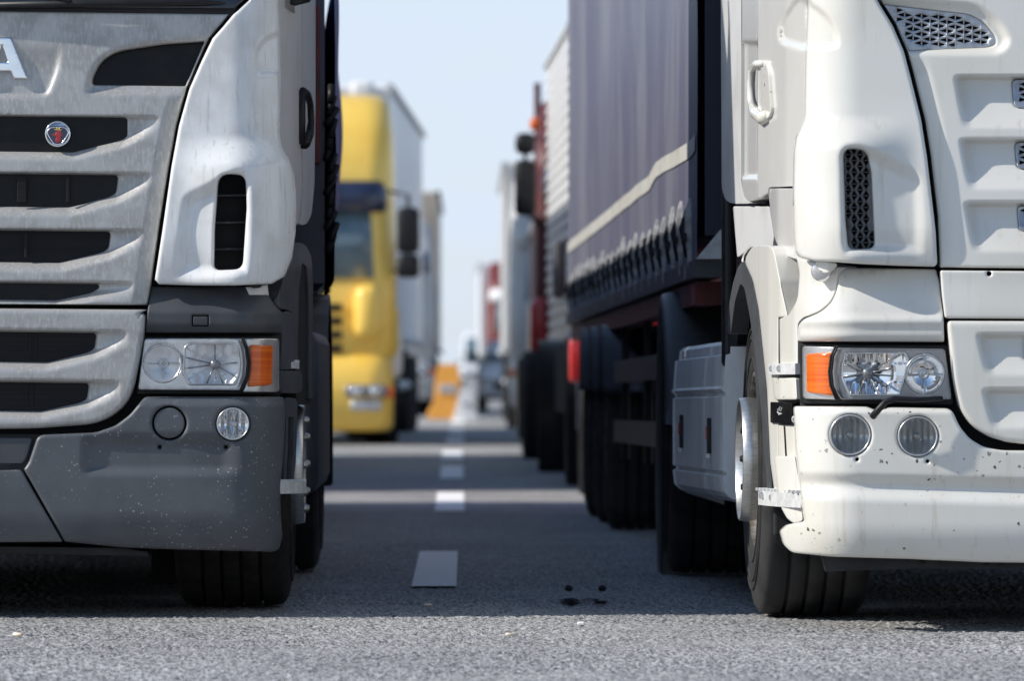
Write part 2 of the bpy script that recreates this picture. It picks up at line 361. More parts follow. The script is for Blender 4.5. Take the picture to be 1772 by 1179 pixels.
def loft_box(mb, xc, hw, y0, y1, levels, rad=.3, k=6, rrad=.06):
    """rounded-plan body: levels = (z, front setback, side inset)"""
    rings = []
    for z, fs, ins in levels:
        w = hw - ins; a0 = y0 + fs; ring = []
        for cx_, cy_, r, t0 in ((xc + w - rad, a0 + rad, rad, 270), (xc + w - rrad, y1 - rrad, rrad, 0), (xc - w + rrad, y1 - rrad, rrad, 90), (xc - w + rad, a0 + rad, rad, 180)):
            for i in range(k + 1):
                t = math.radians(t0 + 90 * i / k); ring.append((cx_ + r * math.cos(t), cy_ + r * math.sin(t), z))
        rings.append(ring)
    return mb.loft(rings)

# ------------------------------------------------------------------ wheels
def wheel(par, xo, yc, R=.515, W=.33, side=-1, yaw=0., tyre_m='rubber', hub='front', grooves=4, mir=False, seg=72, detail=True):
    """outer face at x = xo looking to side; stands on z = 0"""
    c = Vector((xo, yc, R)); ax = Vector((-side * math.cos(yaw), math.sin(yaw) * 1., 0))   # from outside to inside
    mb = MB(); rr = R * .56
    prof = [(W * .16, rr * .97), (.012, rr), (.004, rr + .02), (0, rr + .07), (.004, R - .075), (.012, R - .035), (.022, R - .018), (.034, R - .006)]
    t0, t1 = .036, W - .036
    if detail:
        gw = .011
        for k in range(grooves):
            g = t0 + (t1 - t0) * (k + 1) / (grooves + 1)
            prof += [(g - gw / 2 - .002, R), (g - gw / 2, R - .004), (g - gw / 2 + .001, R - .016), (g + gw / 2 - .001, R - .016), (g + gw / 2, R - .004), (g + gw / 2 + .002, R)]
    else: prof += [(t0, R), (t1, R)]
    prof += [(W - .034, R - .006), (W - .012, R - .035), (W - .004, R - .075), (W, rr + .07), (W - .012, rr), (W * .8, rr * .97)]
    mb.lathe(prof, c, ax, seg)
    if detail:
        for r_ in (R - .09, R - .12, rr + .05): mb.lathe([(.002, r_ - .004), (-.003, r_ - .002), (-.003, r_ + .002), (.002, r_ + .004)], c, ax, seg)
    t = mb.build('wheel', tyre_m, par, True)
    rm = MB()
    if hub == 'front':
        rm.lathe([(.02, rr + .006), (.008, rr), (.006, rr - .012), (.03, rr - .02), (.075, rr - .05), (.085, rr - .09), (.06, .17), (.055, .10), (.055, 0.)], c, ax, seg)
    else:
        rm.lathe([(.02, rr + .006), (.008, rr), (.006, rr - .012), (.05, rr - .02), (.14, rr - .045), (.155, .2), (.15, .13), (.05, .12), (.04, .1), (.04, 0.)], c, ax, seg)
    r_o = rm.build('rim', 'hub', t, True)
    if hub == 'front' and detail:
        for k in range(10):
            a = 2 * math.pi * k / 10; b0 = c + (ax.cross(Vector((0, 0, 1))) * math.cos(a) + Vector((0, 0, math.sin(a)))) * .165
            e_ = .0 if side < 0 else .03; MB().tube([b0 + ax * .06, b0 - ax * (.015 + e_), b0 - ax * (.03 + e_)], [.016, .016, .009], 6).build('wheel_nut', 'void' if side < 0 else 'hub', r_o, False)
        MB().lathe([(.03, .205), (-.012, .214), (-.042, .210), (-.045, .206), (-.042, .201), (.0, .20), (.03, .19)], c, ax, seg).build('trim_ring', 'alu', t, True)
    if hub == 'front': nb2 = MB().lathe([(.06, .1), (-.01, .098), (-.025, .085), (-.028, 0.)], c, ax, 32); nb2.build('hub_cap', 'hub', t, True)
    if mir: MIRROR.append(t)
    return t
# ------------------------------------------------------------------ road
def road_mat():
    m = bpy.data.materials.new('asphalt'); m.use_nodes = True; t = m.node_tree; N = t.nodes; L = t.links; b = N['Principled BSDF']
    tc = N.new('ShaderNodeTexCoord')
    def noise(sc, st, det=3, rough=.6):
        mp = N.new('ShaderNodeMapping'); mp.inputs['Scale'].default_value = st; L.new(tc.outputs['Object'], mp.inputs[0])
        n = N.new('ShaderNodeTexNoise'); n.inputs['Scale'].default_value = sc; n.inputs['Detail'].default_value = det; n.inputs['Roughness'].default_value = rough
        L.new(mp.outputs[0], n.inputs[0]); return n.outputs[0]
    def rmp(s, a, c, lo=0., hi=1.):
        r = N.new('ShaderNodeMapRange'); r.inputs[1].default_value = a; r.inputs[2].default_value = c; r.inputs[3].default_value = lo; r.inputs[4].default_value = hi
        L.new(s, r.inputs[0]); return r.outputs[0]
    def mx(f, a, c, mode='MIX'):
        x = N.new('ShaderNodeMix'); x.data_type = 'RGBA'; x.blend_type = mode
        if isinstance(f, float): x.inputs[0].default_value = f
        else: L.new(f, x.inputs[0])
        for i, v in ((6, a), (7, c)):
            if isinstance(v, tuple): x.inputs[i].default_value = (*v, 1)
            else: L.new(v, x.inputs[i])
        return x.outputs[2]
    v = N.new('ShaderNodeTexVoronoi'); v.inputs['Scale'].default_value = 120; L.new(tc.outputs['Object'], v.inputs[0])
    s = N.new('ShaderNodeSeparateColor'); L.new(v.outputs['Color'], s.inputs[0])
    stone = rmp(s.outputs[0], .1, 1., 0., 1.)
    c = mx(stone, (.022, .022, .027), (.64, .635, .62))
    big = rmp(noise(1.1, (1, .35, 1), 5), .38, .62); c = mx(big, c, (.085, .087, .094)) if False else mx(rmp(noise(.9, (1, .3, 1), 5), .35, .7, 0., .42), c, (.085, .085, .092))
    pale = rmp(noise(2.6, (.35, .9, 1), 5), .48, .66, 0., .5); c = mx(pale, c, (.33, .325, .315))
    L.new(c, b.inputs['Base Color']); b.inputs['Roughness'].default_value = .78; b.inputs['Specular IOR Level'].default_value = .35
    bp = N.new('ShaderNodeBump'); bp.inputs['Strength'].default_value = .55; bp.inputs['Distance'].default_value = .006
    L.new(noise(120, (1, 1, 1), 2), bp.inputs['Height']); L.new(bp.outputs[0], b.inputs['Normal'])
    return m
M['asphalt'] = road_mat()
def build_road():
    # one sheet to the horizon; the near strip carries the real few-millimetre aggregate relief
    xs = np.concatenate([[-3000, -400, -60, -14, -6, -3.2], np.arange(-2.6, 2.6, .0074), [3.2, 6, 14, 60, 400, 3000]])
    yn = [15.4]
    while yn[-1] < 30: yn.append(yn[-1] + .0125 * (yn[-1] / 16) ** 2.8)
    ys = np.concatenate([[-200, -20, 0, 10, 14], yn, [31.5, 33, 36, 40, 46, 54, 64, 80, 100, 140, 200, 400, 1000, 4000]])
    X, Y = np.meshgrid(xs, ys); Z = np.zeros_like(X)
    inn = (X > -2.55) & (X < 2.55) & (Y > 15.6) & (Y < 28.8)
    r = RNG.random(X.shape); r2 = np.kron(RNG.random((X.shape[0] // 2 + 1, X.shape[1] // 2 + 1)), np.ones((2, 2)))[:X.shape[0], :X.shape[1]]
    Z[inn] = -(.0062 * r ** 1.5 + .0045 * r2)[inn]
    n, k = X.shape; v = np.stack([X, Y, Z], -1).reshape(-1, 3)
    a = (np.arange(n - 1)[:, None] * k + np.arange(k - 1)[None]).reshape(-1); f = np.stack([a, a + 1, a + k + 1, a + k], 1)
    me = bpy.data.meshes.new('road'); me.vertices.add(len(v)); me.vertices.foreach_set('co', v.ravel()); me.loops.add(f.size); me.loops.foreach_set('vertex_index', f.ravel().astype(np.int32))
    me.polygons.add(len(f)); me.polygons.foreach_set('loop_start', np.arange(0, f.size, 4, dtype=np.int32)); me.update(calc_edges=True); me.validate()
    me.materials.append(M['asphalt']); o = bpy.data.objects.new('road', me); COL.objects.link(o); o['kind'] = 'structure'
build_road()
def strip(name, corners, m, z=.0045, n=24):
    a, b, c, d = [np.array(p, float) for p in corners]; v = []; f = []
    for j in range(n + 1):
        for i in range(9):
            s, t = i / 8, j / n; v.append(((1 - t) * ((1 - s) * a + s * b) + t * ((1 - s) * d + s * c)).tolist() + [z])
    for j in range(n):
        for i in range(8): q = j * 9 + i; f.append((q, q + 1, q + 10, q + 9))
    return obj(name, v, f, m, None, False, 'structure')
def gp(px, py): Y = F * H / (py - CY); return ((px - CX) * Y / F, Y)
def stain(pts, m, z=.0012):
    q = np.array([gp(*p) for p in smooth_closed(pts, 5)]); c = q.mean(0); return obj('oil_stain', [(*c, z)] + [(*p, z) for p in q], [(0, 1 + i, 1 + (i + 1) % len(q)) for i in range(len(q))], m, None, False, 'structure')
stain([(966, 1040), (985, 1036), (1005, 1038), (1030, 1037), (1052, 1042), (1040, 1047), (1010, 1045), (990, 1048), (975, 1046)], 'oil')
stain([(855, 1030), (880, 1032), (905, 1036), (930, 1037), (950, 1041), (925, 1043), (900, 1044), (885, 1040), (860, 1036)], 'wet', .001)  # pale blue patch, a painted sheen rather than oil
strip('lane_marking', [gp(712, 1017), gp(790, 1017), gp(792, 956), gp(726, 956)], 'mark')
strip('lane_marking', [gp(752, 886), gp(804, 886), gp(803, 853), gp(757, 853)], 'mark')
strip('lane_marking', [gp(761, 829), gp(802, 829), gp(801, 807), gp(764, 807)], 'mark')
strip('lane_marking', [gp(764, 796), gp(801, 796), gp(800, 781), gp(766, 781)], 'mark')
strip('lane_marking', [gp(771, 768), gp(803, 768), gp(802, 757), gp(773, 757)], 'mark')
strip('lane_marking', [gp(776, 749), gp(803, 749), gp(802, 741), gp(778, 741)], 'mark')
strip('lane_marking', [gp(780, 733), gp(804, 733), gp(804, 722), gp(782, 722)], 'mark')

# ================================================================== FRONT LEFT LORRY
LX, LY = -1.78, 20.3
TL = thing('semi_truck', 'dusty grey lorry with white corner deflector and dark plastic bumper', 'lorry', (LX, LY, 0), 'lorries queuing in two rows')
lcx = CX + LX * F / LY; lhalf = 655.
def baseL(px, py):
    t = np.clip((px - lcx) / lhalf, 0, 1.05); return .04 * t ** 2 + .30 * np.clip((t - .78) / .22, 0, 2) ** 2.3
def leanL(py): return .05 * np.clip((520 - py) / 520, 0, 3)
gy = [-60, 22, 66, 105, 153, 217, 288, 380, 492, 530]; gx = [452, 398, 361, 343, 322, 305, 292, 277, 261, 254]
slotsL = [dict(yt=200, yb=259, xk=127, xr=214, yr=240), dict(yt=299, yb=356, xk=119, xr=202, yr=338), dict(yt=397, yb=452, xk=104, xr=189, yr=434), dict(yt=488, yb=517, xk=98, xr=170, yr=504)]
slotsL2 = [dict(yt=573, yb=624, xk=83, xr=164, yr=607), dict(yt=660, yb=709, xk=71, xr=151, yr=694)]
def saw(px, py, sl, xend, A0=.034, L=17):
    d = np.zeros_like(px)
    for s in sl:
        yt = s['yt'] + (px + 130) * .011; xe = xend(s)
        yb = np.interp(px, [-130, s['xk'], s['xr'], xe], [s['yb'], s['yb'] + 3, s['yr'], s['yt'] + 10])
        A = A0 * np.clip(1 - (px - s['xr']) / (xe - s['xr']), 0, 1) ** .8
        A = np.where(px < s['xr'], A0, A)
        up = ss(py, yt - 4, yt + 1); dn = np.clip((py - yb) / L, 0, 1)
        d = np.maximum(d, A * up * (1 - dn) ** 1.35)
    return d
def depU(px, py):
    d = baseL(px, py) + .035 + leanL(py) + saw(px, py, slotsL, lambda s: s['xr'] + 62)
    dr = np.interp(py, gy, gx) - px; d = d + .020 * np.clip(1 - dr / 27, 0, 1) * ss(py, 150, 190)
    word = fillet([(-400, 60), (108, 60), (100, 120), (82, 166), (-400, 168)], 14); d = d + .012 * ss(sdf(np.stack([px, py], 1), word), -5, 6) * ss(py, 70, 118)
    itk = fillet([(140, 190), (146, 140), (162, 104), (196, 80), (282, 66), (420, 58), (330, 190)], 20); d = d + .020 * ss(sdf(np.stack([px, py], 1), itk), 0, 20) * ss(-py, -168, -150)
    return d
def slot_poly(s, x0=None):
    x0 = lcx - 2 if x0 is None else x0
    return fillet([(x0, s['yt'] + .5), (s['xr'] - 1, s['yt'] + 4), (s['xr'] + 2, s['yt'] + 8), (s['xr'] - 1, s['yr'] - 4), (s['xr'] - 12, s['yr'] + 3), (s['xk'], s['yb'] + 3), (x0, s['yb'])], [0, 2, 3, 5, 8, 6, 0])
U = [(lcx, 16.5), (398, 23)] + [(x, y) for x, y in zip(gx[2:9], gy[2:9])] + [(255, 528), (lcx, 526)]
intakeL = fillet([(159, 147), (162, 131), (176, 104), (204, 88), (282, 76), (354, 71), (321, 149)], [8, 10, 14, 14, 20, 3, 3])
# slots are open to the panel's middle: cut them as notches in the outline
def notched(top, right, bottom, sl):
    out = top + right + bottom
    for s in sl[::-1]:
        q = slot_poly(s, lcx); out = out + q[::-1]
    return out
Ul = notched([(lcx, 16.5), (398, 23)], [(x, y) for x, y in zip(gx[2:9], gy[2:9])], [(255, 528), (lcx, 526)], slotsL)
panel('grille_panel', 'grille_grey', TL, Ul, LY, depU, bevel=4, step=4.2, holes=[intakeL], sym=LX, coarse=(-24, -20), thick=.045)
Ll = notched([(lcx, 533), (254, 536)], fillet([(254, 536), (249, 585), (238, 644), (231, 676), (217, 702), (190, 724), (159, 735), (60, 742), (lcx, 744)], 20)[1:-1], [(lcx, 744)], slotsL2)
def depL2(px, py):
    d = baseL(px, py) + .022 + saw(px, py, slotsL2, lambda s: s['xr'] + 58)
    return d
panel('lower_grille_panel', 'grille_grey', TL, Ll, LY, depL2, bevel=9, step=4.2, sym=LX, coarse=(-24, -20), thick=.045)
# what sits in the openings
def slat_back(s, name, m, d0):
    x0 = lcx; q = [(x0, s['yt'] - 8), (s['xr'] + 10, s['yt'] - 6), (s['xr'] + 8, s['yr'] + 8), (s['xk'] + 6, s['yb'] + 10), (x0, s['yb'] + 10)]
    return panel(name, m, TL, q, LY, lambda px, py: baseL(px, py) + d0 + leanL(py), bevel=0, step=10, thick=.01, sym=LX)
slat_back(slotsL[0], 'grille_slat', 'gloss_black', .066); slat_back(slotsL[1], 'grille_slat', 'gloss_black', .078); slat_back(slotsL[2], 'grille_slat', 'mesh_black', .080)
slat_back(slotsL[3], 'grille_slat', 'gloss_black', .075); slat_back(slotsL2[0], 'grille_slat', 'mesh_black', .068); slat_back(slotsL2[1], 'grille_slat', 'mesh_black', .068)
for s, xs_ in ((slotsL[1], (-40, 38, 118)), (slotsL[2], (-60, 45)), (slotsL2[0], (-20, 52, 62)), (slotsL2[1], (-25, 46, 56))):      # radiator brackets seen through the mesh
    for x_ in xs_:
        p = P(x_, (s['yt'] + s['yb']) / 2, LY + .072); MB().box(p, (.012 + .02 * (x_ == 38), .008, (s['yb'] - s['yt']) / 510 * .8), .003).build('grille_strut', 'mesh_black', TL)
panel('grille_intake', 'gloss_black', TL, fillet([(150, 154), (154, 125), (172, 96), (204, 80), (282, 67), (362, 62), (328, 154)], 12), LY, lambda px, py: baseL(px, py) + .072 + leanL(py) + .01 * ss(py, 160, 60), bevel=0, step=8, thick=.01, mir=True)
# letter and badge
A_out = [(-12, 64), (19, 64), (47.5, 136), (24, 136), (18.5, 123), (-11, 123), (-16.5, 136), (-40, 136)]
panel('letter', 'chrome', TL, A_out, LY, lambda px, py: baseL(px, py) + .030 + leanL(py), bevel=2.2, step=4, thick=.022, holes=[[(3.5, 78), (-6, 107), (13, 107)]])
bc = P(100, 231.5, LY + .078)
bd = MB().lathe([(.01, .0445), (-.004, .0445), (-.008, .042), (-.008, .039), (-.003, .0375), (-.001, .036), (-.001, 0.)], bc, (0, 1, 0), 48).build('badge', 'chrome', TL, True)
def bpoly(pts, y, name, m, th=.003, bev=.6):
    q = [(100 + x, 231.5 + y_) for x, y_ in pts]; return panel(name, m, bd, q, LY, lambda px, py: px * 0 + y, bevel=bev, step=2.2, thick=th)
tri = smooth_closed([(-11, -12), (11, -12), (17.5, -7), (19.5, -1), (9, 16), (4, 19), (-4, 19), (-9, 16), (-19.5, -1), (-17.5, -7)], 3)
tri_in = [(x * .87, y * .87 + .2) for x, y in tri]
panel('badge_rim', 'chrome', bd, [(100 + x, 231.5 + y) for x, y in tri], LY, lambda px, py: px * 0 + .067, bevel=.6, step=2, thick=.006, holes=[[(100 + x, 231.5 + y) for x, y in tri_in]])
bpoly(tri_in, .070, 'badge_field', 'badge_blue', .004, 0)
griffin = smooth_closed([(-1, -4), (3, -6), (6, -3), (7, 3), (5, 6), (6, 11), (3, 15), (-2, 15), (-4, 11), (-3, 6), (-8, 3), (-10, 0), (-5, 1), (-4, -2)], 3)
bpoly(griffin, .066, 'badge_creature', 'badge_red', .003, .8)
bpoly([(-5, -6), (-7, -10), (-3, -8), (-1.5, -12), (0.5, -8), (3, -11), (4, -8), (7, -9), (5, -5), (0, -6)], .0655, 'badge_crown', 'badge_gold', .003, .3)

# corner deflector
D = [(445, -60), (431, 0), (404, 24), (368, 66), (349, 105), (328, 153), (310, 217), (297, 288), (281, 400), (268, 484), (275, 492), (340, 494), (407, 494), (470, 491), (492, 478), (505, 446), (511, 400), (512, 340), (508, 300), (500, 276), (488, 256), (484, 235), (485, 136), (483, 58), (481, -60)]
ventL = fillet([(378, 300), (425, 302), (427, 360), (420, 466), (370, 468), (371, 400)], [20, 17, 4, 15, 12, 4])
scoopL = smooth_closed([(312, 356), (324, 334), (356, 318), (392, 298), (414, 292), (432, 302), (437, 350), (432, 462), (412, 478), (330, 482), (303, 478), (303, 430)], 4)
cresL = smooth_closed([(438, 104), (442, 82), (458, 62), (486, 50), (520, 46), (540, 90), (520, 131), (470, 131), (444, 129)], 4)
def depD(px, py):
    q = np.stack([px, py], 1)
    d = baseL(px, py) + .012 + leanL(py)
    bul = ss(py, 232, 292); d = d - .055 * bul * ss(px, 300, 420) - .012 * ss(py, 200, 300)
    d = d + .075 * np.clip((py - 395) / 100, 0, 1) ** 2 * .35
    d = d + .034 * ss(sdf(q, scoopL), -3, 24) * (.45 + .55 * ss(px, 300, 372))
    d = d + .020 * ss(sdf(q, cresL), -2, 13)
    return d
panel('corner_deflector', 'deflector_white', TL, D, LY, depD, bevel=6, step=3.6, thick=.06, holes=[ventL], mir=True)
panel('vent_back', 'void', TL, [(360, 292), (436, 292), (436, 476), (360, 476)], LY, lambda px, py: baseL(px, py) + .135, bevel=0, step=14, thick=.005, mir=True)
for yv in (337, 384, 430):
    panel('vent_louvre', 'plastic_clean', TL, [(366, yv), (430, yv - 1), (430, yv + 2.2), (366, yv + 3.2)], LY, lambda px, py, y0=yv: baseL(px, py) + .072 + (py - y0) * .003, bevel=0, step=6, thick=.05, mir=True)
# windscreen, wiper and cab behind the panels
panel('windscreen', 'windscreen', TL, [(lcx, 10), (405, 14), (432, -8), (452, -90), (468, -420), (455, -620), (lcx, -640)], LY, lambda px, py: baseL(px, py) + .06 + .00055 * (20 - py), bevel=3, step=24, thick=.02, sym=LX)
panel('windscreen_cowl', 'black', TL, [(lcx, 4), (412, 9), (404, 30), (lcx, 26)], LY, lambda px, py: baseL(px, py) + .085, bevel=3, step=10, thick=.05, sym=LX)
wp = MB(); wp.tube([P(-60, 9, LY + .06), P(160, 5, LY + .055), P(330, 3, LY + .075), P(395, 6, LY + .10)], [.012, .013, .012, .006], 8); wp.tube([P(10, -40, LY + .07), P(120, 3, LY + .05)], .011, 8); wp.build('wiper', 'black', TL, True)
cab = MB(); loft_box(cab, LX, 1.13, LY + .18, LY + 2.15, [(.75, .12, .02), (.80, .05, 0), (2.05, .10, .0)], .3); cab.build('cab_body', 'void', TL, True)
cab = MB(); loft_box(cab, LX, 1.21, LY + .2, LY + 2.15, [(2.10, .05, .0), (2.7, .12, .02), (3.2, .25, .05), (3.72, .6, .10), (3.8, .9, .2)], .3); cab.build('cab_roof', 'grille_grey', TL, True)
# door side
def depdoorL(px, py): return np.interp(px, [480, 487, 500, 522, 547], [.22, .34, .55, 1.1, 2.12]) + .0 * py
panel('door', 'door_grey', TL, fillet([(480, -90), (521.5, -90), (522, 120), (521.5, 250), (523, 330), (517, 386), (500, 390), (497, 280), (482, 250)], 6), LY, depdoorL, bevel=2, step=6, thick=.05, skirt=(-1, 0, 0), mir=True)
panel('cab_side', 'door_grey', TL, fillet([(523.5, -90), (546, -90), (546, 180), (544, 320), (539, 372), (531, 388), (519, 390), (525, 330), (523.5, 250)], [0, 0, 4, 8, 10, 8, 4, 4, 2]), LY, depdoorL, bevel=2, step=5, thick=.05, skirt=(-1, 0, 0), mir=True)
hb = MB(); hb.tube([P(524, 158, LY + 1.02), P(532, 163, LY + 1.12), P(537, 180, LY + 1.2), P(538.5, 210, LY + 1.22), P(536, 232, LY + 1.18), P(526, 247, LY + 1.05)], [.016, .014, .012, .012, .016, .024], 10)
hb.tube([P(521, 156, LY + 1.0), P(521, 249, LY + 1.0)], .017, 8); MIRROR.append(hb.build('door_handle', 'black', TL, True))
mm = MB(); mm.tube([P(484, -4, LY + .5), P(510, 2, LY + .5), P(533, -3, LY + .55)], [.012, .016, .014], 8); mm.box(P(515, -70, LY + .5), (.20, .16, .26), .05); MIRROR.append(mm.build('mirror', 'black', TL, True))

# eyebrow panel over the headlight
E = fillet([(262, 496), (457, 497), (467, 515), (476, 529), (488, 541), (488, 576), (252, 576), (255, 540)], [2, 3, 4, 8, 6, 3, 3, 3])
capL = fillet([(332.5, 546), (361, 546), (361, 565), (332.5, 565)], 2)
def depE(px, py): return baseL(px, py) + .028 + .075 * np.clip((541 - py) / 46, 0, 1) ** 1.15 + .02 * ss(py, 560, 577)
panel('headlight_surround', 'plastic_clean', TL, E, LY, depE, bevel=3, step=4.5, thick=.07, holes=[capL], mir=True)
panel('screw_cover', 'plastic_clean', TL, fillet([(334, 547.5), (359.5, 547.5), (359.5, 563.5), (334, 563.5)], 2), LY, lambda px, py: depE(px, py) + .001, bevel=1.5, step=5, thick=.02, mir=True)
panel('bracket_tag', 'alu_dull', TL, [(425, 497), (463, 493), (465, 513), (433, 515)], LY, lambda px, py: baseL(px, py) + .075, bevel=1, step=5, thick=.02, mir=True)
panel('hinge_cover', 'black', TL, fillet([(432, 486), (462, 484), (450, 498), (436, 499)], 3), LY, lambda px, py: baseL(px, py) + .045, bevel=2, step=4, thick=.03, mir=True)

# headlights: shared builder
def headlight(par, Y0, base, outer, lens, face, bowl, bowl_r, main, hub, hub_s, orange, ind, arcs, bezel, mirx, fins, refl='reflector'):
    hous = panel('headlight', 'black', par, outer, Y0, lambda px, py: base(px, py) + .085, bevel=2, step=8, thick=.05)
    cb = circle(*bowl, bowl_r, 44)
    panel('lamp_bezel', bezel, hous, face, Y0, lambda px, py: base(px, py) + .038, bevel=2, step=6, thick=.03, holes=[cb, main])
    def depbowl(px, py):
        r = np.hypot(px - bowl[0], py - bowl[1]) / bowl_r; th = np.arctan2(py - bowl[1], px - bowl[0])
        return base(px, py) + .036 + .038 * (1 - np.clip(r, 0, 1) ** 2) + .003 * np.sign(np.sin(th * 2)) * r
    panel('round_reflector', refl, hous, circle(*bowl, bowl_r + 1.2, 44), Y0, depbowl, bevel=0, step=2.6, thick=.002)
    rg = MB(); c = P(*bowl, Y0 + float(base(np.array([bowl[0]]), 0)[0]) + .034); r_ = bowl_r * Y0 / F
    rg.lathe([(.004, r_ * 1.02), (-.005, r_), (-.005, r_ * .955), (.006, r_ * .93)], c, (0, 1, 0), 44); rg.build('lamp_ring', 'reflector_silver', hous, True)
    bl = MB(); bl.lathe([(.07, r_ * .30), (.035, r_ * .28), (.03, r_ * .20), (.05, r_ * .18), (.05, r_ * .10), (.025, r_ * .09), (.02, 0.)], c, (0, 1, 0), 24)
    for a in ((1, 0), (-1, 0), (0, -1)):
        bl.box((c[0] + a[0] * r_ * .6, c[1] + .03, c[2] + a[1] * r_ * .6), (r_ * .7 if a[0] else .003, .03, .003 if a[0] else r_ * .7))
    bl.build('bulb_holder', 'reflector_silver', hous, True)
    mp = np.array(main); hx, hy = hub
    def depmain(px, py):
        r = np.hypot((px - hx), (py - hy)) / 48.; th = np.arctan2(py - hy, px - hx); k = np.floor((th + math.pi) / (math.pi / 6))
        tilt = np.sin(k * 2.4 + 1) * .006
        return base(px, py) + .040 + .040 * (1 - np.clip(r, 0, 1) ** 1.6) + tilt * r + .004 * np.sign(np.sin(px * .35)) * .5 * (np.abs(py - hy) > 16)
    panel('main_reflector', refl, hous, [tuple(p) for p in main], Y0, depmain, bevel=0, step=2.2, thick=.002)
    rim = MB(); mc = mp.mean(0); ins = [tuple(mc + (p - mc) * .955) for p in mp]
    panel('lamp_frame', 'reflector_silver', hous, [tuple(mc + (p - mc) * 1.02) for p in mp], Y0, lambda px, py: base(px, py) + .031, bevel=1, step=5, thick=.014, holes=[ins])
    hb_ = float(base(np.array([hx]), 0)[0]); c = P(hx, hy, Y0 + hb_ + .05); s = Y0 / F; fb = MB()
    fb.lathe([(.06, hub_s * s), (-.004, hub_s * s), (-.01, hub_s * s * .8), (-.012, 0.)], c, (0, 1, 0), 20)
    for dx, dy in fins:
        e = P(hx + dx, hy + dy, Y0 + hb_ + .042); fb.tube([c, e], .0026, 5)
    fb.build('bulb_shade', 'reflector_grey', hous, True)
    lo = MB(); lo.lathe([(.05, .011), (.0, .011), (-.004, .008), (-.004, .005), (.004, .004)], P(hx, hy + 27, Y0 + hb_ + .07), (0, 1, 0), 18); lo.build('side_bulb', 'reflector_silver', hous, True)
    panel('lens', 'glass', hous, lens, Y0, lambda px, py: base(px, py) + .008, bevel=5, step=9, thick=.02)
    turn = panel('turn_signal', 'reflector_silver', par, ind, Y0, lambda px, py: base(px, py) + .05, bevel=2, step=6, thick=.05)
    panel('amber_reflector', 'orange', turn, orange, Y0, lambda px, py: base(px, py) + .028 + .0012 * np.sin(py * .9) ** 2 + .012 * ((px - np.mean(px)) / 22) ** 2, bevel=4, step=2.6, thick=.03)
    panel('lens', 'glass', turn, ind, Y0, lambda px, py: base(px, py) + .012, bevel=5, step=9, thick=.02)
    tb = MB()
    for a in arcs: tb.tube([P(x, y, Y0 + float(base(np.array([x]), 0)[0]) + .012) for x, y in a], .0042, 6)
    tb.build('lamp_seal', 'black', hous, True)
    if mirx: MIRROR.append(hous); MIRROR.append(turn)
mainL = fillet([(319, 602), (326, 595), (404, 594), (413, 606), (416, 630), (414, 648), (407, 666), (327, 666), (316, 645)], 4)
arcL = lambda o: [(417 + o, 586), (425 + o, 603), (428.5 + o, 628), (426 + o, 652), (416 + o, 676)]
headlight(TL, LY, baseL,
    fillet([(246, 582), (487, 582), (488, 683), (235, 683)], 5),
    fillet([(250, 586), (416, 586), (426, 605), (429, 628), (426, 655), (414, 676), (239, 675)], [6, 3, 6, 8, 6, 3, 6]),
    fillet([(250, 586), (418, 586), (429, 610), (429, 655), (416, 676), (239, 675)], [6, 3, 6, 6, 3, 6]),
    (281.6, 629), 33, mainL, (372, 631), 8.5,
    fillet([(433, 597), (473, 598), (471, 666), (428, 670), (434, 640)], [4, 5, 5, 4, 8]),
    fillet([(423, 586), (483, 586), (483, 679), (420, 679), (432, 652), (434, 620)], [3, 6, 6, 3, 6, 6]),
    [arcL(0), arcL(3.8)], 'reflector_silver', True, [(-50, -12), (-52, 7), (38, -3), (34, 20), (-14, 33), (14, 33), (0, -34)], 'reflector_soft')

# bumper
fogL = (403, 734); capLc = (293, 732.5)
BL = [(251, 687), (490, 687), (493, 700), (492, 745), (489, 800), (484, 840), (485, 895), (488, 930), (482, 952), (470, 956), (450, 955), (300, 951.5), (210, 948), (112, 938), (41, 813), (50, 800), (64, 758), (72, 753), (166, 749), (200, 737), (225, 718), (243, 696)]
def depB(px, py):
    d = baseL(px, py) + .0 + .055 * np.clip((py - 880) / 78, 0, 1) ** 2
    w = ss(px, 138, 158) * (1 - ss(px, 380, 425)); d = d + .018 * w * (1 - ss(py, 806, 826)) * ss(py, 745, 775)
    d = d + .016 * (1 - ss(py, 690, 704))

    return d
holes = [circle(*fogL, 29.5), circle(*capLc, 29.5), circle(276.5, 774, 2.8, 12), circle(391, 774, 2.8, 12)]
panel('bumper', 'plastic', TL, fillet(BL, [6, 8, 6, 4, 4, 4, 4, 6, 4, 4, 2, 2, 2, 2, 3, 6, 8, 8, 8, 8, 8, 6]), LY, depB, bevel=6, step=4, thick=.05, holes=holes, mir=True)
CLp = [(lcx, 818), (37, 813.5), (108.5, 938.5), (lcx, 940)]
panel('bumper_centre', 'plastic', TL, fillet(CLp, [0, 6, 4, 0]), LY, lambda px, py: depB(px, py) + .001 - .018 * 0, bevel=3, step=7, thick=.05, sym=LX)
panel('bumper_recess', 'gloss_black', TL, fillet([(lcx, 752), (70, 752), (50, 808), (38, 818), (lcx, 822)], [0, 4, 10, 8, 0]), LY, lambda px, py: baseL(px, py) + .055 - .02 * ss(py, 760, 822), bevel=0, step=8, thick=.02, sym=LX)
panel('recess_plate', 'plastic_clean', TL, fillet([(lcx, 757), (57, 758), (46, 796), (34, 810), (lcx, 814)], [0, 6, 10, 8, 0]), LY, lambda px, py: baseL(px, py) + .04, bevel=3, step=8, thick=.02, sym=LX)
panel('bumper_backing', 'void', TL, [(lcx, 560), (484, 560), (482, 940), (lcx, 930)], LY, lambda px, py: baseL(px, py) + .14, bevel=0, step=20, thick=.05, sym=LX)
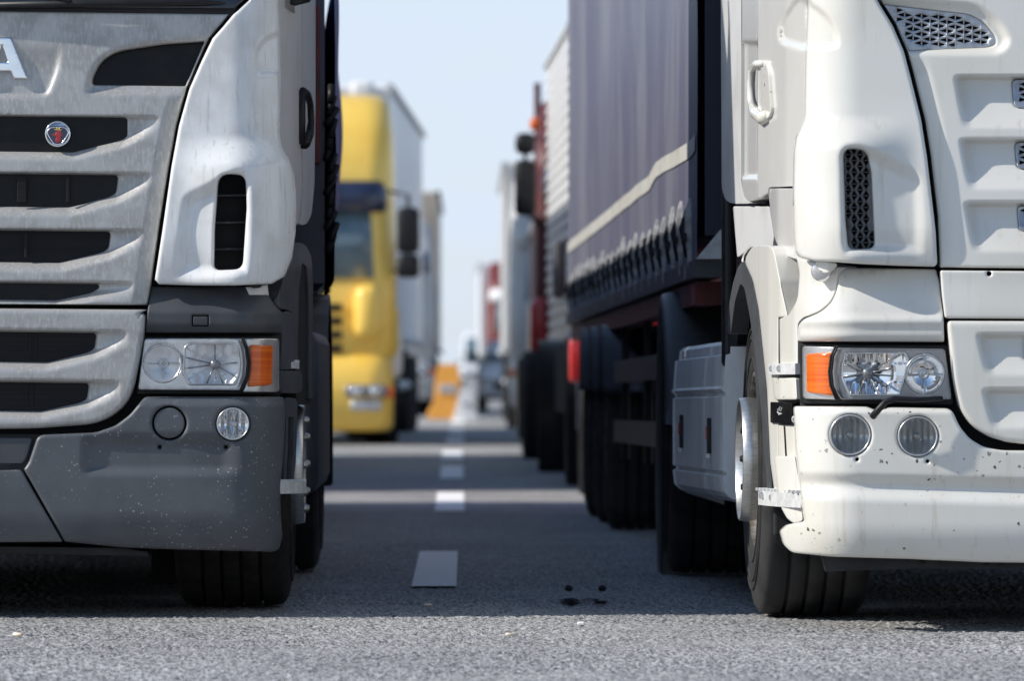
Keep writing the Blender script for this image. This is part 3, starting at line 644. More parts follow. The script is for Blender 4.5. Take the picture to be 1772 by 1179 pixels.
panel('grille_backing', 'void', TL, [(lcx, 20), (410, 20), (300, 300), (290, 500), (270, 560), (lcx, 560)], LY, lambda px, py: baseL(px, py) + .14, bevel=0, step=20, thick=.02, sym=LX)
panel('lamp_blank', 'plastic', TL, circle(*capLc, 26.6), LY, lambda px, py: depB(px, py) + .004, bevel=2.5, step=5, thick=.04, mir=True)
def foglamp(par, Y0, base, c, r, m_lens, mir, body='reflector'):
    s = Y0 / F; b0 = float(base(np.array([c[0]]), np.array([c[1]]))[0]); cc = P(*c, Y0 + b0 + .006); R = r * s
    h = MB().lathe([(.05, R * 1.02), (-.006, R * 1.01), (-.009, R * .97), (-.008, R * .93), (.002, R * .91)], cc, (0, 1, 0), 44).build('fog_lamp', 'reflector_silver', par, True)
    def db(px, py):
        q = np.hypot(px - c[0], py - c[1]) / r; return b0 + .012 + .05 * (1 - np.clip(q, 0, 1) ** 2) + .004 * np.sign(np.sin(px * .62)) * (np.abs(py - c[1]) < r * .8)
    panel('fog_reflector', body, h, circle(*c, r * .96), Y0, db, bevel=0, step=2.2, thick=.002)
    MB().lathe([(.05, .012), (.004, .012), (.0, .010), (-.002, 0.)], cc + np.array((0, .02, 0)), (0, 1, 0), 18).build('fog_bulb_cap', 'reflector_silver', h, True)
    MB().lathe([(.0, R * .93), (-.004, R * .7), (-.008, R * .35), (-.009, 0.)], cc, (0, 1, 0), 36).build('fog_lens', m_lens, h, True)
    if mir: MIRROR.append(h)
foglamp(TL, LY, depB, fogL, 28, 'glass', True)
panel('tow_rail', 'black', TL, [(lcx, 944), (215, 948), (255, 955), (258, 964), (lcx, 958)], LY, lambda px, py: baseL(px, py) + .12, bevel=2, step=14, thick=.2, sym=LX)
# bumper corner, steps, arch
cL = lambda px, py: np.interp(px, [484, 492, 505, 520, 532, 545], [.17, .26, .36, .52, .75, 1.05])
panel('bumper_corner', 'plastic_clean', TL, fillet([(494, 688), (512, 690), (515, 700), (512, 800), (505, 850), (490, 850), (492, 800), (495, 745)], 4), LY, cL, bevel=3, step=4.5, thick=.05, skirt=(-1, .3, 0), holes=[fillet([(499, 722), (508, 722), (507, 790), (502, 832), (495, 832), (498, 780)], 3)], mir=True)
panel('corner_lining', 'void', TL, [(492, 690), (512, 690), (508, 850), (488, 850)], LY, lambda px, py: cL(px, py) + .06, bevel=0, step=8, thick=.02, mir=True)
panel('corner_cover', 'plastic_clean', TL, fillet([(486, 642), (520, 642), (523, 650), (523, 676), (516, 681), (487, 681)], 4), LY, cL, bevel=4, step=4.5, thick=.08, skirt=(-1, .3, 0), mir=True)
panel('side_strip', 'plastic_clean', TL, fillet([(489, 541), (497, 538), (508, 545), (508, 640), (486, 640)], 3), LY, lambda px, py: cL(px, py) + .02, bevel=3, step=5, thick=.08, skirt=(-1, .3, 0), mir=True)
panel('fender', 'plastic_clean', TL, fillet([(470, 522), (486, 500), (497, 440), (506, 424), (518, 419), (530, 425), (539, 445), (542, 490), (541, 560), (541, 690), (534, 690), (534, 520), (531, 462), (523, 455), (517, 500), (515, 640), (508, 640), (508, 545), (497, 536), (480, 534)], [4, 6, 8, 6, 6, 6, 6, 6, 4, 2, 2, 6, 5, 4, 6, 2, 2, 3, 4, 3]), LY, lambda px, py: cL(px, py) + .03 + .15 * ss(py, 470, 420), bevel=3, step=4.5, thick=.10, skirt=(-1, .4, 0), mir=True)
panel('arch_lining', 'void', TL, fillet([(514, 460), (526, 448), (536, 470), (538, 700), (512, 700)], 5), LY, lambda px, py: cL(px, py) + .12, bevel=0, step=8, thick=.1, skirt=(-1, .3, 0), mir=True)
def step_bracket(par, pts_top, Y0, th, depth, m='alu_dull', mir=True, teeth=True):
    (xa, ya), (xb, yb) = pts_top; a = P(xa, ya, Y0[0]); b = P(xb, yb, Y0[1]); mb = MB(); n = 12; d = (b - a); ln = np.linalg.norm(d[:2]); u = d / np.linalg.norm(d); w = np.array((-u[1], u[0], 0))
    if w[1] < 0: w = -w
    k = 10; top = []; prof = [(0, 0), (0, -th), (depth, -th), (depth, 0)]
    rings = []
    for i in range(k + 1):
        t = i / k; c = a + d * t - w * .02 * math.sin(math.pi * min(max(t, 0), 1)); rings.append([tuple(c + w * q + np.array((0, 0, z))) for q, z in prof])
    mb.loft(rings)
    if teeth:
        for i in range(n):
            for j in range(3):
                c = a + d * ((i + .5) / n) - w * .015 + w * (depth * (j + .5) / 3); mb.box((c[0], c[1], c[2] + .004), (ln / n * .6, depth / 5, .010), .002)
    o = mb.build('step', m, par)
    if mir: MIRROR.append(o)
    return o
step_bracket(TL, ((478, 835), (530, 834)), (LY + .2, LY + .42), .040, .10)
step_bracket(TL, ((489, 626), (518, 628)), (LY + .33, LY + .5), .022, .10)
wheel(TL, -.585, LY + 1.02, .505, .41, 1, 0, 'dust_brown', mir=True)
MIRROR.append(panel('shade_panel', 'void', TL, [(262, 930), (500, 930), (498, 1012), (262, 1012)], LY + 1.6, None, bevel=1, step=30, thick=.02))  # black sheet added for the deep shade under the bumper
wheel(TL, -.565, LY + 4.75, .515, .62, 1, 0, 'rubber_grey', 'rear', 7, mir=True, detail=True)
mg = MB()
for k in range(13):
    pass
mg.lathe([(-.02, .60), (-.02, .64), (.60, .64), (.60, .60)], (-.55, LY + 4.75, .515), (-1, 0, 0), 24, 0, math.pi * 2); mg.v = [(x, y, max(z, .62) if y < LY + 4.75 else max(z, .35)) for x, y, z in mg.v]; MIRROR.append(mg.build('mudguard', 'plastic_clean', TL, True))
co = MB(); co.box((-.70, LY + 2.6, 2.28), (.14, .75, 2.66), .05); MIRROR.append(co.build('gap_filler', 'black', TL))  # box added to stop sun shining through behind the cab
sp_ = MB(); sp_.box((-.60, LY + 3.22, .68), (.16, 2.1, .62), .05); MIRROR.append(sp_.build('side_fairing', 'plastic_clean', TL, True))  # stretched backwards to close a gap that let sun through
ww = MB(); ww.box((-.95, LY + .34, .62), (.62, .05, .62), .01); ww.box((-1.3, LY + 1.0, .62), (.04, 1.4, .6), .01); MIRROR.append(ww.build('light_baffle', 'void', TL))  # walls added to keep sunlight off the ground behind the bumper
ch = MB(); ch.box((LX, LY + 3.6, .85), (.9, 6.4, .3), .02); ch.box((LX, LY + 1.05, .5), (1.9, .14, .14), .03); ch.box((LX, LY + 4.75, .5), (1.7, .2, .2), .03); ch.box((LX, LY + .95, .47), (1.55, 1.3, .5), .03); ch.box((LX, LY + 3.05, .62), (2.05, 2.4, .8), .04); ch.build('chassis', 'void', TL)  # frame and axles, plus low wide boxes added to darken the ground beneath

# trailer behind it (dark blue tarpaulin)
TLT = thing('semi_trailer', 'dark blue tarpaulin trailer with red front frame behind the grey lorry', 'trailer', (-1.75, 23.4, 0), 'trailers behind the lorries')
def yawbox(mb, xa, ya, xb, yb, w, z0, z1, bev=.03):     # right (or left, w<0) side runs a->b
    d = np.array((xb - xa, yb - ya)); d /= np.linalg.norm(d); nrm = np.array((d[1], -d[0])) * w
    base = [np.array((xa, ya)), np.array((xb, yb)), np.array((xb, yb)) + nrm, np.array((xa, ya)) + nrm]
    c = sum(base) / 4
    def ring(z, k): return [(c[0] + (p[0] - c[0]) * (1 - k / abs(p[0] - c[0])), c[1] + (p[1] - c[1]) * (1 - k / abs(p[1] - c[1])), z) for p in base]
    mb.loft([ring(z0, bev), ring(z0 + bev, .0001), ring(z1 - bev, .0001), ring(z1, bev)])
    return mb
class Ripple:
    """the folds of a tarpaulin: offset along the outward normal at length s (0..1) and height q (0..1)"""
    def __init__(k, L, amp, seed):
        r = np.random.default_rng(seed); k.L, k.amp = L, amp; k.ph = r.random(26) * 6.28; k.fr = r.uniform(.4, 7, 26); k.tl = r.uniform(-2.2, 2.2, 26); k.am = r.random(26) / np.sqrt(k.fr)
    def __call__(k, s, q):
        y = float((k.am * np.sin(k.fr * (s * k.L + k.tl * q) + k.ph)).sum())
        return y * k.amp * (.14 + .86 * min(max((q - .12) / .3, 0.), 1) * math.sin(math.pi * min(max(q, 0.), 1)) ** .6) * (.4 + .6 * math.sin(math.pi * s) ** .4)
def curtain(name, m, par, A, B, z0, z1, out, rp, nu=150, nv=40):
    A = np.array(A, float); B = np.array(B, float); v = []; f = []; out = np.array(out)
    for j in range(nv + 1):
        q = j / nv
        for i in range(nu + 1):
            u = i / nu; zz0 = z0[0] + (z0[1] - z0[0]) * u; p = A + (B - A) * u + out * rp(u, q); v.append((p[0], p[1], zz0 + (z1 - zz0) * q))
    for j in range(nv):
        for i in range(nu): a = j * (nu + 1) + i; f.append((a, a + 1, a + nu + 2, a + nu + 1))
    return obj(name, v, f, m, par)
LA, LB = (-.475, 23.35), (-.83, 37.0); ln = np.array((LB[1] - LA[1], LA[0] - LB[0])); ln = ln / np.linalg.norm(ln)
yawbox(MB(), LA[0] - .04, LA[1] + .02, LB[0] - .04, LB[1], -2.46, 1.15, 2.46).build('cargo_body', 'navy_dark', TLT)
curtain('curtain', 'blue_tarp', TLT, LA, LB, (1.2, 1.2), 2.44, ln, Ripple(13.6, .022, 4))
fm = MB(); fm.box((-.545, 23.28, 1.95), (.03, .05, .62), .01); fm.build('front_post', 'red_frame', TLT)
tf = MB()
for k in range(14):
    z = 1.35 + .045 * k; tf.tube([(-.50 + .01 * math.sin(k * 2.1), 23.33, z - .05), (-.478 + .012 * math.sin(k * 1.3), 23.36, z + .02)], .014, 6)
tf.build('tarp_lacing', 'black', TLT, True)
yawbox(MB(), -.66, 25.4, -.90, 37.0, -2.2, .5, 1.14, .02).build('chassis', 'void', TLT)  # carried forward to block sun falling under the trailer
for y_ in (31.8, 33.1, 34.4): wheel(TLT, -.72 - .026 * (y_ - 31.8), y_, .5, .38, 1, 0, 'rubber', 'rear', detail=False)
# ================================================================== FRONT RIGHT LORRY
RX, RY = 2.20, 19.2
TR = thing('semi_truck', 'cream white lorry with triangular perforated vents and chipped bumper', 'lorry', (RX, RY, 0), 'lorries queuing in two rows')
rcx = CX + RX * F / RY; rhalf = 640.; RE = rcx
def baseR(px, py):
    t = np.clip((rcx - px) / rhalf, 0, 1.08); return .04 * t ** 2 + .30 * np.clip((t - .76) / .24, 0, 2) ** 2.3
def Q2(px, py): return np.stack([px, py], 1)
fx = [(1500, -60), (1522, 0), (1549, 44), (1568, 88), (1578, 126), (1598, 207), (1608, 271), (1620, 373), (1624, 463)]
# main grille panel with three scoops and the perforated intake
insR = fillet([(1529, 7), (1600, 15), (1678, 24), (1703, 38), (1722, 62), (1724, 77), (1709, 82), (1640, 84.5), (1573, 88), (1552, 44)], [3, 6, 10, 12, 10, 6, 8, 3, 3, 3])
scoopsR = [dict(x=1653, t=133, b=222), dict(x=1662, t=242, b=328), dict(x=1670, t=352, b=436)]
def scoop_dep(px, py, sc, A=.05, lip=4., fadeL=16.):
    d = np.zeros_like(px)
    for s in sc:
        q = np.clip((py - s['t']) / (s['b'] - s['t']), 0, 1); up = ss(py, s['t'] - 3, s['t'] + lip); prof = up * (1 - q ** 1.6)
        xl = s['x'] + 14 * q; d = d + A * prof * ss(px, xl - 4, xl + fadeL)
    return d
def depPR(px, py):
    d = baseR(px, py) + .032 + leanL(py) * .9 + scoop_dep(px, py, scoopsR)
    q = Q2(px, py); d = d + .022 * ss(sdf(q, fillet([(1515, -4), (1690, 8), (1730, 36), (1748, 72), (1730, 92), (1640, 92), (1560, 90), (1530, 44)], 20)), -6, 12)
    d = d + .03 * (1 - ss(py, 84, 104)) * 0
    xr = np.interp(py, [p[1] for p in fx], [p[0] for p in fx]); d = d + .016 * np.clip(1 - (px - xr) / 34, 0, 1) * ss(py, 84, 130)
    return d
meshR = []
def meshhole(s, x0): return fillet([(x0, s['t'] + 4), (RE - 16, s['t'] + 4), (RE - 16, s['b'] - 36), (x0 + 4, s['b'] - 36)], [9, 9, 9, 9])
PR = [(1502, -60), (RE, -60), (RE, 466), (1627, 463)] + [(x + 3, y) for x, y in fx[1:-1]][::-1]
mh = [meshhole(scoopsR[0], 1751), meshhole(scoopsR[1], 1756), meshhole(scoopsR[2], 1760)]
panel('grille_panel', 'white_plain', TR, fillet(PR, [0, 0, 0, 3] + [2] * 7), RY, depPR, bevel=4.5, step=4, thick=.05, holes=[insR] + mh, sym=RX)
def tri_grid(poly, x0, x1, y0, y1, dx, dy, w, h, slope=0., vert=False):
    out = []
    j = 0; y = y0
    while y < y1:
        i = 0; x = x0
        while x < x1:
            yy = y + (x - x0) * slope
            if not vert:
                t = [(x, yy), (x + w, yy - h / 2), (x + w, yy + h / 2)] if (i + j) % 2 else [(x + w, yy), (x, yy + h / 2), (x, yy - h / 2)]
            else:
                t = [(x, yy - h / 2), (x + w, yy - h / 2), (x + w / 2, yy + h / 2)] if (i + j) % 2 else [(x, yy + h / 2), (x + w / 2, yy - h / 2), (x + w, yy + h / 2)]
            if sdf(t, poly).min() > 3.0: out.append(t)
            x += dx; i += 1
        y += dy; j += 1
    return out
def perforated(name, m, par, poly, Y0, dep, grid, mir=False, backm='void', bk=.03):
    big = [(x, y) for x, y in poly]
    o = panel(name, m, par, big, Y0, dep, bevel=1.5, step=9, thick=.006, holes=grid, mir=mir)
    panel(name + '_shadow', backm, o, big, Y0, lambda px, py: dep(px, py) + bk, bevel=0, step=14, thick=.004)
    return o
perforated('grille_intake', 'mesh_metal', TR, insR, RY, lambda px, py: baseR(px, py) + .062 + leanL(py) * .9,
           tri_grid(insR, 1552, 1722, 17, 86, 14.6, 7.9, 12.6, 6.6, .055), mir=True)
for k, (s, h) in enumerate(zip(scoopsR, mh)):
    perforated('grille_mesh', 'mesh_metal', TR, h, RY, lambda px, py: depPR(px, py) - .004, tri_grid(h, 1750, RE, s['t'] + 12, s['b'], 14, 9, 12, 7.4), mir=True)
# strip and lower grille panel
panel('grille_strip', 'white_plain', TR, fillet([(1627, 468), (RE, 471), (RE, 553), (1635, 551), (1630, 510)], [4, 0, 0, 5, 6]), RY, lambda px, py: baseR(px, py) + .030 - .010 * ss(py, 480, 550), bevel=4, step=5, thick=.05, holes=[circle(1711.6, 473.5, 4.2, 16)], sym=RX)
scoopsR2 = [dict(x=1692, t=580, b=650), dict(x=1702, t=676, b=742)]
panel('lower_grille_panel', 'white_plain', TR, fillet([(1638, 555), (RE, 556), (RE, 770), (1772, 769), (1743, 766), (1709, 756), (1680, 737), (1660, 708), (1649, 662), (1643, 603)], [10, 0, 0, 6, 10, 14, 14, 14, 20, 20]), RY,
      lambda px, py: baseR(px, py) + .012 + scoop_dep(px, py, scoopsR2, .04), bevel=9, step=4.4, thick=.06, holes=[fillet([(1770, 586), (RE - 20, 586), (RE - 20, 622), (1773, 622)], 7)], sym=RX)
perforated('grille_mesh', 'mesh_metal', TR, [(1760, 578), (RE - 8, 578), (RE - 8, 632), (1760, 632)], RY, lambda px, py: baseR(px, py) + .062, [], mir=True)
# deflector
DR = [(1400, -60), (1400, 0), (1398, 34), (1395, 102), (1393.5, 205), (1387, 222), (1379, 238), (1375, 262), (1373.5, 330), (1374.5, 405), (1377, 436), (1386, 446), (1410, 452), (1440, 453), (1495, 457), (1560, 460), (1618, 461.5), (1622, 456), (1619, 400), (1616, 373), (1604, 271), (1594, 207), (1574, 126), (1564, 88), (1545, 44), (1518, 0), (1496, -60)]
ventR = fillet([(1459, 256), (1500, 259), (1508, 300), (1514, 430), (1468, 432), (1463, 380)], [17, 16, 5, 13, 12, 4])
scoopR = smooth_closed([(1452, 300), (1452, 268), (1464, 250), (1490, 248), (1520, 260), (1556, 280), (1592, 300), (1600, 352), (1600, 420), (1586, 442), (1480, 442), (1458, 430), (1454, 380)], 4)
cresR = smooth_closed([(1380, -10), (1410, 6), (1436, 28), (1450, 54), (1452, 78), (1440, 84), (1405, 85), (1380, 85), (1340, 60)], 4)
def depDR(px, py):
    q = Q2(px, py); d = baseR(px, py) + .010 + leanL(py) * .9
    bul = ss(py, 196, 262); d = d - .060 * bul * (1 - ss(px, 1470, 1590)) - .010 * ss(py, 160, 260)
    d = d + .026 * np.clip((py - 385) / 75, 0, 1) ** 2
    d = d + .034 * ss(sdf(q, scoopR), -3, 22) * (.35 + .65 * (1 - ss(px, 1512, 1590)))
    d = d + .018 * ss(sdf(q, cresR), -2, 11)
    return d
panel('corner_deflector', 'white_plain', TR, fillet(DR, [0, 0, 6, 6, 8, 8, 8, 8, 8, 8, 8, 6, 6, 4, 4, 4, 4, 4, 4] + [6] * 8), RY, depDR, bevel=6, step=3.8, thick=.07, holes=[ventR], mir=True)
perforated('vent_mesh', 'mesh_dark', TR, fillet([(1456, 250), (1506, 252), (1520, 438), (1462, 440)], 10), RY, lambda px, py: baseR(px, py) + .062, tri_grid(fillet([(1456, 250), (1506, 252), (1520, 438), (1462, 440)], 10), 1463, 1520, 262, 440, 10.4, 10.2, 9.2, 8.6, 0, True), mir=True)
# door side and corner below the deflector
depdR = lambda px, py: np.interp(px, [1248, 1283, 1310, 1330, 1360, 1395, 1440], [2.15, 1.55, 1.12, .92, .66, .42, .30])
panel('door', 'white_door', TR, fillet([(1311.5, -60), (1398.5, -60), (1397, 34), (1393.5, 102), (1392, 205), (1386, 222), (1376, 240), (1374, 322), (1330, 324), (1328, 334), (1311.5, 344)], [0, 0, 4, 4, 6, 6, 6, 0, 3, 3, 3]), RY,
      lambda px, py: depdR(px, py) + .05 * ss(sdf(Q2(px, py), cresR), -2, 14) * (px > 1350), bevel=1.6, step=5, thick=.05, skirt=(1, 0, 0), mir=True)
panel('door_recess', 'white_door', TR, fillet([(1284, -60), (1310.5, -60), (1310.5, 344), (1300, 349), (1290, 342), (1284, 318)], [0, 0, 2, 5, 6, 6]), RY, lambda px, py: depdR(px, py) + .10 * ss(py, 70, 78) * (1 - ss(py, 300, 312)), bevel=1.2, step=5, thick=.05, skirt=(1, 0, 0), mir=True)
panel('cab_side', 'door_grey', TR, fillet([(1247, -60), (1282.8, -60), (1282.5, 320), (1288, 343), (1298, 352), (1270, 353), (1255, 347), (1249, 325)], [0, 0, 10, 6, 3, 8, 8, 8]), RY, depdR, bevel=2.5, step=5, thick=.06, skirt=(1, .2, 0), mir=True)
hb = MB(); Yh = lambda px: RY + float(np.interp(px, [1248, 1283, 1310, 1330], [2.15, 1.55, 1.12, .92])) - .05
hb.tube([P(1321, 109, Yh(1321)), P(1309, 110, Yh(1309)), P(1301, 120, Yh(1303)), P(1299.5, 145, Yh(1302)), P(1300, 170, Yh(1302)), P(1304, 186, Yh(1304))], [.010, .013, .014, .014, .015, .016], 10)
hb.tube([P(1302, 184, Yh(1304)), P(1309, 196, Yh(1308)), P(1320, 204, Yh(1318)), P(1327, 200, Yh(1326))], [.014, .022, .024, .018], 10)
dh = hb.build('door_handle', 'white_cream', TR, True); MIRROR.append(dh)
panel('handle_plate', 'white_cream', dh, fillet([(1316, 104), (1324, 105), (1330, 125), (1335, 190), (1330, 204), (1318, 207)], [4, 5, 8, 6, 5, 4]), RY, lambda px, py: depdR(px, py) - .05, bevel=2, step=4, thick=.04, skirt=(1, 0, 0))
panel('corner_panel', 'white_door', TR, fillet([(1329, 326), (1440, 326), (1440, 456), (1392, 452), (1368, 446), (1352, 436), (1340, 412), (1334, 370)], [4, 0, 0, 4, 8, 10, 10, 10]), RY, lambda px, py: np.interp(px, [1329, 1345, 1376, 1440], [.98, .70, .42, .25]), bevel=3, step=5, thick=.05, skirt=(1, .3, 0), mir=True)
panel('cab_step_panel', 'door_grey', TR, fillet([(1268, 357), (1331, 357), (1339, 410), (1337, 428), (1300, 428), (1276, 446)], 4), RY, lambda px, py: np.interp(px, [1262, 1300, 1340], [1.8, 1.4, 1.0]), bevel=2, step=6, thick=.05, skirt=(1, .2, 0), mir=True)
# eyebrow
ERp = [(1452, 474), (1462, 464), (1505, 464), (1620, 466), (1626, 490), (1633, 555), (1634, 592), (1383, 591), (1384, 562), (1392, 552), (1420, 541), (1438, 526), (1447, 508), (1451, 490)]
depER = lambda px, py: baseR(px, py) + .028 + .070 * np.clip((553 - py) / 88, 0, 1) ** 1.3 + .016 * ss(py, 580, 593) - .010 * np.exp(-((py - 556) / 9.) ** 2)
panel('headlight_surround', 'white_plain', TR, fillet(ERp, [6, 4, 4, 4, 6, 4, 3, 4, 8, 10, 12, 10, 10, 8]), RY, depER, bevel=4, step=4.5, thick=.08, mir=True)
panel('corner_filler', 'white_plain', TR, fillet([(1364, 546), (1380, 520), (1384, 470), (1378, 446), (1400, 452), (1452, 462), (1449, 492), (1444, 510), (1436, 524), (1418, 539), (1390, 550), (1381, 560), (1381, 630), (1350, 630), (1349, 552)], [3, 12, 10, 3, 3, 3, 8, 8, 10, 10, 8, 6, 3, 3, 3]), RY,
      lambda px, py: np.interp(px, [1345, 1375, 1400, 1452], [.50, .31, .21, .115]) + .012 * np.exp(-((py - 495) / 26.) ** 2) * ss(px, 1375, 1420), bevel=3, step=4.5, thick=.06, skirt=(1, .4, 0), mir=True)
mk = MB(); mk.lathe([(.03, .034), (0, .034), (-.006, .032), (-.012, .022), (-.013, 0)], P(1421, 470, RY + .135), (.3, 1, .25), 20); MIRROR.append(mk.build('marker_lamp', 'light_glass', TR, True))
panel('hinge_cover', 'white_cream', TR, smooth_closed([(1412, 452), (1446, 455), (1444, 466), (1430, 473), (1418, 468)], 4), RY, lambda px, py: baseR(px, py) + .02, bevel=3, step=3, thick=.04, mir=True)
# fender and arch
FR = [(1297, 428), (1315, 424), (1336, 426), (1341, 440), (1352, 495), (1363, 545), (1362, 549), (1347, 549), (1347, 700), (1347, 800), (1352, 850), (1340, 850), (1333, 800), (1327, 671), (1320, 604), (1313, 536), (1303, 485), (1288, 452)]
depFR = lambda px, py: np.interp(px, [1285, 1310, 1330, 1350, 1364], [1.02, .78, .60, .46, .40])
panel('fender', 'white_plain', TR, fillet(FR, [6, 6, 6, 4, 6, 2, 2, 2, 2, 6, 3, 3, 8, 8, 8, 8, 8, 8]), RY, depFR, bevel=4, step=4.5, thick=.08, skirt=(1, .3, 0), mir=True)
FL = [(1268, 492), (1276, 464), (1286, 450), (1290, 455), (1303, 486), (1312, 537), (1319, 605), (1326, 672), (1332, 800), (1338, 870), (1330, 880), (1324, 800), (1316, 700), (1306, 605), (1297, 545), (1288, 498), (1281, 490), (1272, 520), (1264, 580), (1258, 575), (1261, 530)]
panel('arch_flange', 'plastic_clean', TR, fillet(FL, 5), RY, lambda px, py: np.interp(px, [1256, 1270, 1290, 1312, 1335], [1.75, 1.45, 1.0, .78, .58]), bevel=2.5, step=4.5, thick=.06, skirt=(1, .3, 0), mir=True)
panel('fender_seam', 'black', TR, [(1348.5, 551), (1351, 551), (1351, 629), (1348.5, 629)], RY, lambda px, py: depFR(px, py) + .02, bevel=0, step=6, thick=.02, mir=True)
panel('arch_lining', 'void', TR, fillet([(1262, 600), (1272, 500), (1282, 470), (1330, 440), (1420, 440), (1420, 900), (1345, 900), (1338, 700), (1300, 520), (1285, 505), (1275, 600)], 4), RY, lambda px, py: np.interp(px, [1262, 1300, 1340, 1420], [2.1, 1.55, .75, .5]), bevel=0, step=9, thick=.3, skirt=(1, 1, 0), mir=True)
panel('cable', 'white_cream', TR, [(1283, 452), (1286, 440), (1294, 428), (1300, 422), (1300.5, 424.5), (1296, 430), (1288, 442), (1286, 454)], RY, lambda px, py: depFR(px, py) - .03, bevel=.8, step=3, thick=.01, mir=False)
# headlight (mirrored layout)
mainR = fillet([(1463, 612), (1566, 610), (1572, 622), (1570, 640), (1556, 684), (1470, 684), (1457, 656), (1457, 634)], 4)
arcR = lambda o: [(1450 - o, 599), (1442 - o, 616), (1438.5 - o, 644), (1441 - o, 668), (1451 - o, 692)]
headlight(TR, RY, baseR,
    fillet([(1385, 596), (1641, 597), (1651, 702), (1387, 699)], 5),
    fillet([(1450, 603), (1634, 605), (1646, 690), (1456, 690), (1442, 668), (1439, 640)], [3, 6, 6, 3, 6, 8]),
    fillet([(1448, 602), (1635, 604), (1647, 692), (1456, 692), (1440, 668), (1438, 636)], [3, 6, 6, 3, 6, 8]),
    (1600, 647.6), 34, mainR, (1501, 646), 8.5,
    fillet([(1395, 613), (1449, 609), (1441, 640), (1446, 686), (1396, 679)], [5, 4, 8, 4, 5]),
    fillet([(1389, 599), (1446, 601), (1436, 640), (1446, 692), (1390, 690)], [6, 3, 8, 3, 6]),
    [arcR(0), arcR(3.8)], 'reflector_grey', True, [(50, 6), (44, -8), (-40, -14), (-42, 6), (14, 33), (-14, 33), (40, 30)])
hs = MB(); hs.tube([P(1631, 690, RY - .02), P(1583, 692, RY - .03), P(1548, 690, RY - .04), P(1532, 696, RY - .045), P(1518, 712, RY - .04), P(1510, 721, RY - .02)], [.008, .009, .0095, .010, .011, .012], 10)
hs.build('washer_hose', 'black', TR, True)
# bumper
f1, f2 = (1471, 753), (1588, 755.5)
BR = [(1374, 703.5), (1500, 704), (1520, 712), (1540, 705), (1640, 707), (1649, 713), (1660, 738), (1678, 760), (1702, 774), (1735, 780), (RE, 782), (RE, 977), (1700, 974), (1572, 968), (1437, 964), (1370, 957), (1356, 943), (1350, 920), (1362, 909), (1394, 904), (1389, 878), (1385, 841), (1378, 780)]
def depBR(px, py):
    d = baseR(px, py) * .92 - .0
    d = d + .018 * (1 - ss(py, 703, 716))
    yc = 841 + (px - 1390) * .026; d = d + .020 * ss(py, yc - 26, yc - 3) - .026 * ss(py, yc - 2, yc + 26) 
    d = d + .05 * np.clip((py - 905) / 70, 0, 1) ** 2
    return d
panel('bumper', 'white_cream', TR, fillet(BR, [6, 4, 6, 6, 8, 6, 10, 10, 10, 10, 0, 0, 6, 6, 8, 8, 6, 5, 4, 5, 4, 6, 6]), RY, depBR, bevel=5, step=4, thick=.06, holes=[circle(*f1, 37), circle(*f2, 36), circle(1483, 795.5, 3, 12), circle(1605, 798.6, 3, 12)], sym=RX)
foglamp(TR, RY, depBR, f1, 35.5, 'fog_glass', True, 'light_glass'); foglamp(TR, RY, depBR, f2, 34.5, 'fog_glass', True, 'light_glass')
panel('bumper_end', 'white_plain', TR, fillet([(1340, 790), (1376, 790), (1386, 850), (1390, 903), (1374, 907), (1362, 898), (1352, 880), (1346, 850)], 5), RY, lambda px, py: baseR(px, py) + .11, bevel=3, step=5, thick=.05, skirt=(1, .3, 0), mir=True)
bb = MB(); bb.lathe([(0, .014), (-.004, .014), (-.004, .009), (.006, .008), (.006, 0)], P(1377.5, 726, RY + .26), (.4, 1, 0), 18); bb.build('bumper_bolt', 'alu_dull', TR, True)
panel('bumper_lip', 'black', TR, [(1420, 955), (RE, 962), (RE, 984), (1600, 984), (1430, 990)], RY, lambda px, py: baseR(px, py) + .13, bevel=0, step=16, thick=.1, sym=RX)
panel('bumper_backing', 'void', TR, [(1380, 590), (RE, 590), (RE, 960), (1430, 950), (1395, 900)], RY, lambda px, py: baseR(px, py) + .125, bevel=0, step=20, thick=.04, sym=RX)
panel('grille_backing', 'void', TR, [(1440, -60), (RE, -60), (RE, 600), (1390, 600), (1400, 470)], RY, lambda px, py: baseR(px, py) + .15 + leanL(py), bevel=0, step=20, thick=.04, sym=RX)
# corner blocks
cR = lambda px, py: np.interp(px, [1330, 1350, 1372, 1385], [.56, .42, .31, .26])
panel('corner_cover', 'white_cream', TR, fillet([(1336, 654), (1378, 654), (1380, 692), (1340, 692)], 4), RY, cR, bevel=4, step=4.5, thick=.06, skirt=(1, .4, 0), mir=True)
cbk = panel('corner_box', 'gloss_black', TR, fillet([(1333, 696), (1371, 697), (1371, 734), (1333, 732)], 2), RY, lambda px, py: cR(px, py) + .01, bevel=2, step=5, thick=.05, skirt=(1, .4, 0), mir=False)
mkb = MB()
for a_, b_ in (((1347, 707), (1346, 713)), ((1350, 704), (1349, 711)), ((1353, 706), (1351, 712)), ((1345, 714), (1352, 717)), ((1347, 718), (1353, 716))):
    mkb.tube([P(*a_, RY + float(np.interp(a_[0], [1330, 1350, 1372], [.56, .42, .31])) + .004), P(*b_, RY + float(np.interp(b_[0], [1330, 1350, 1372], [.56, .42, .31])) + .004)], .0018, 5)
mkb.build('box_mark', 'alu_dull', cbk)
panel('fender_tail', 'white_plain', TR, fillet([(1335, 736), (1374, 736), (1382, 800), (1386, 846), (1352, 850), (1342, 800)], 3), RY, lambda px, py: cR(px, py) + .05, bevel=3, step=5, thick=.06, skirt=(1, .4, 0), mir=True)
panel('seam_strip', 'black', TR, [(1356, 738), (1358, 738), (1364, 846), (1362, 846)], RY, lambda px, py: cR(px, py) + .044, bevel=0, step=6, thick=.01, mir=True)
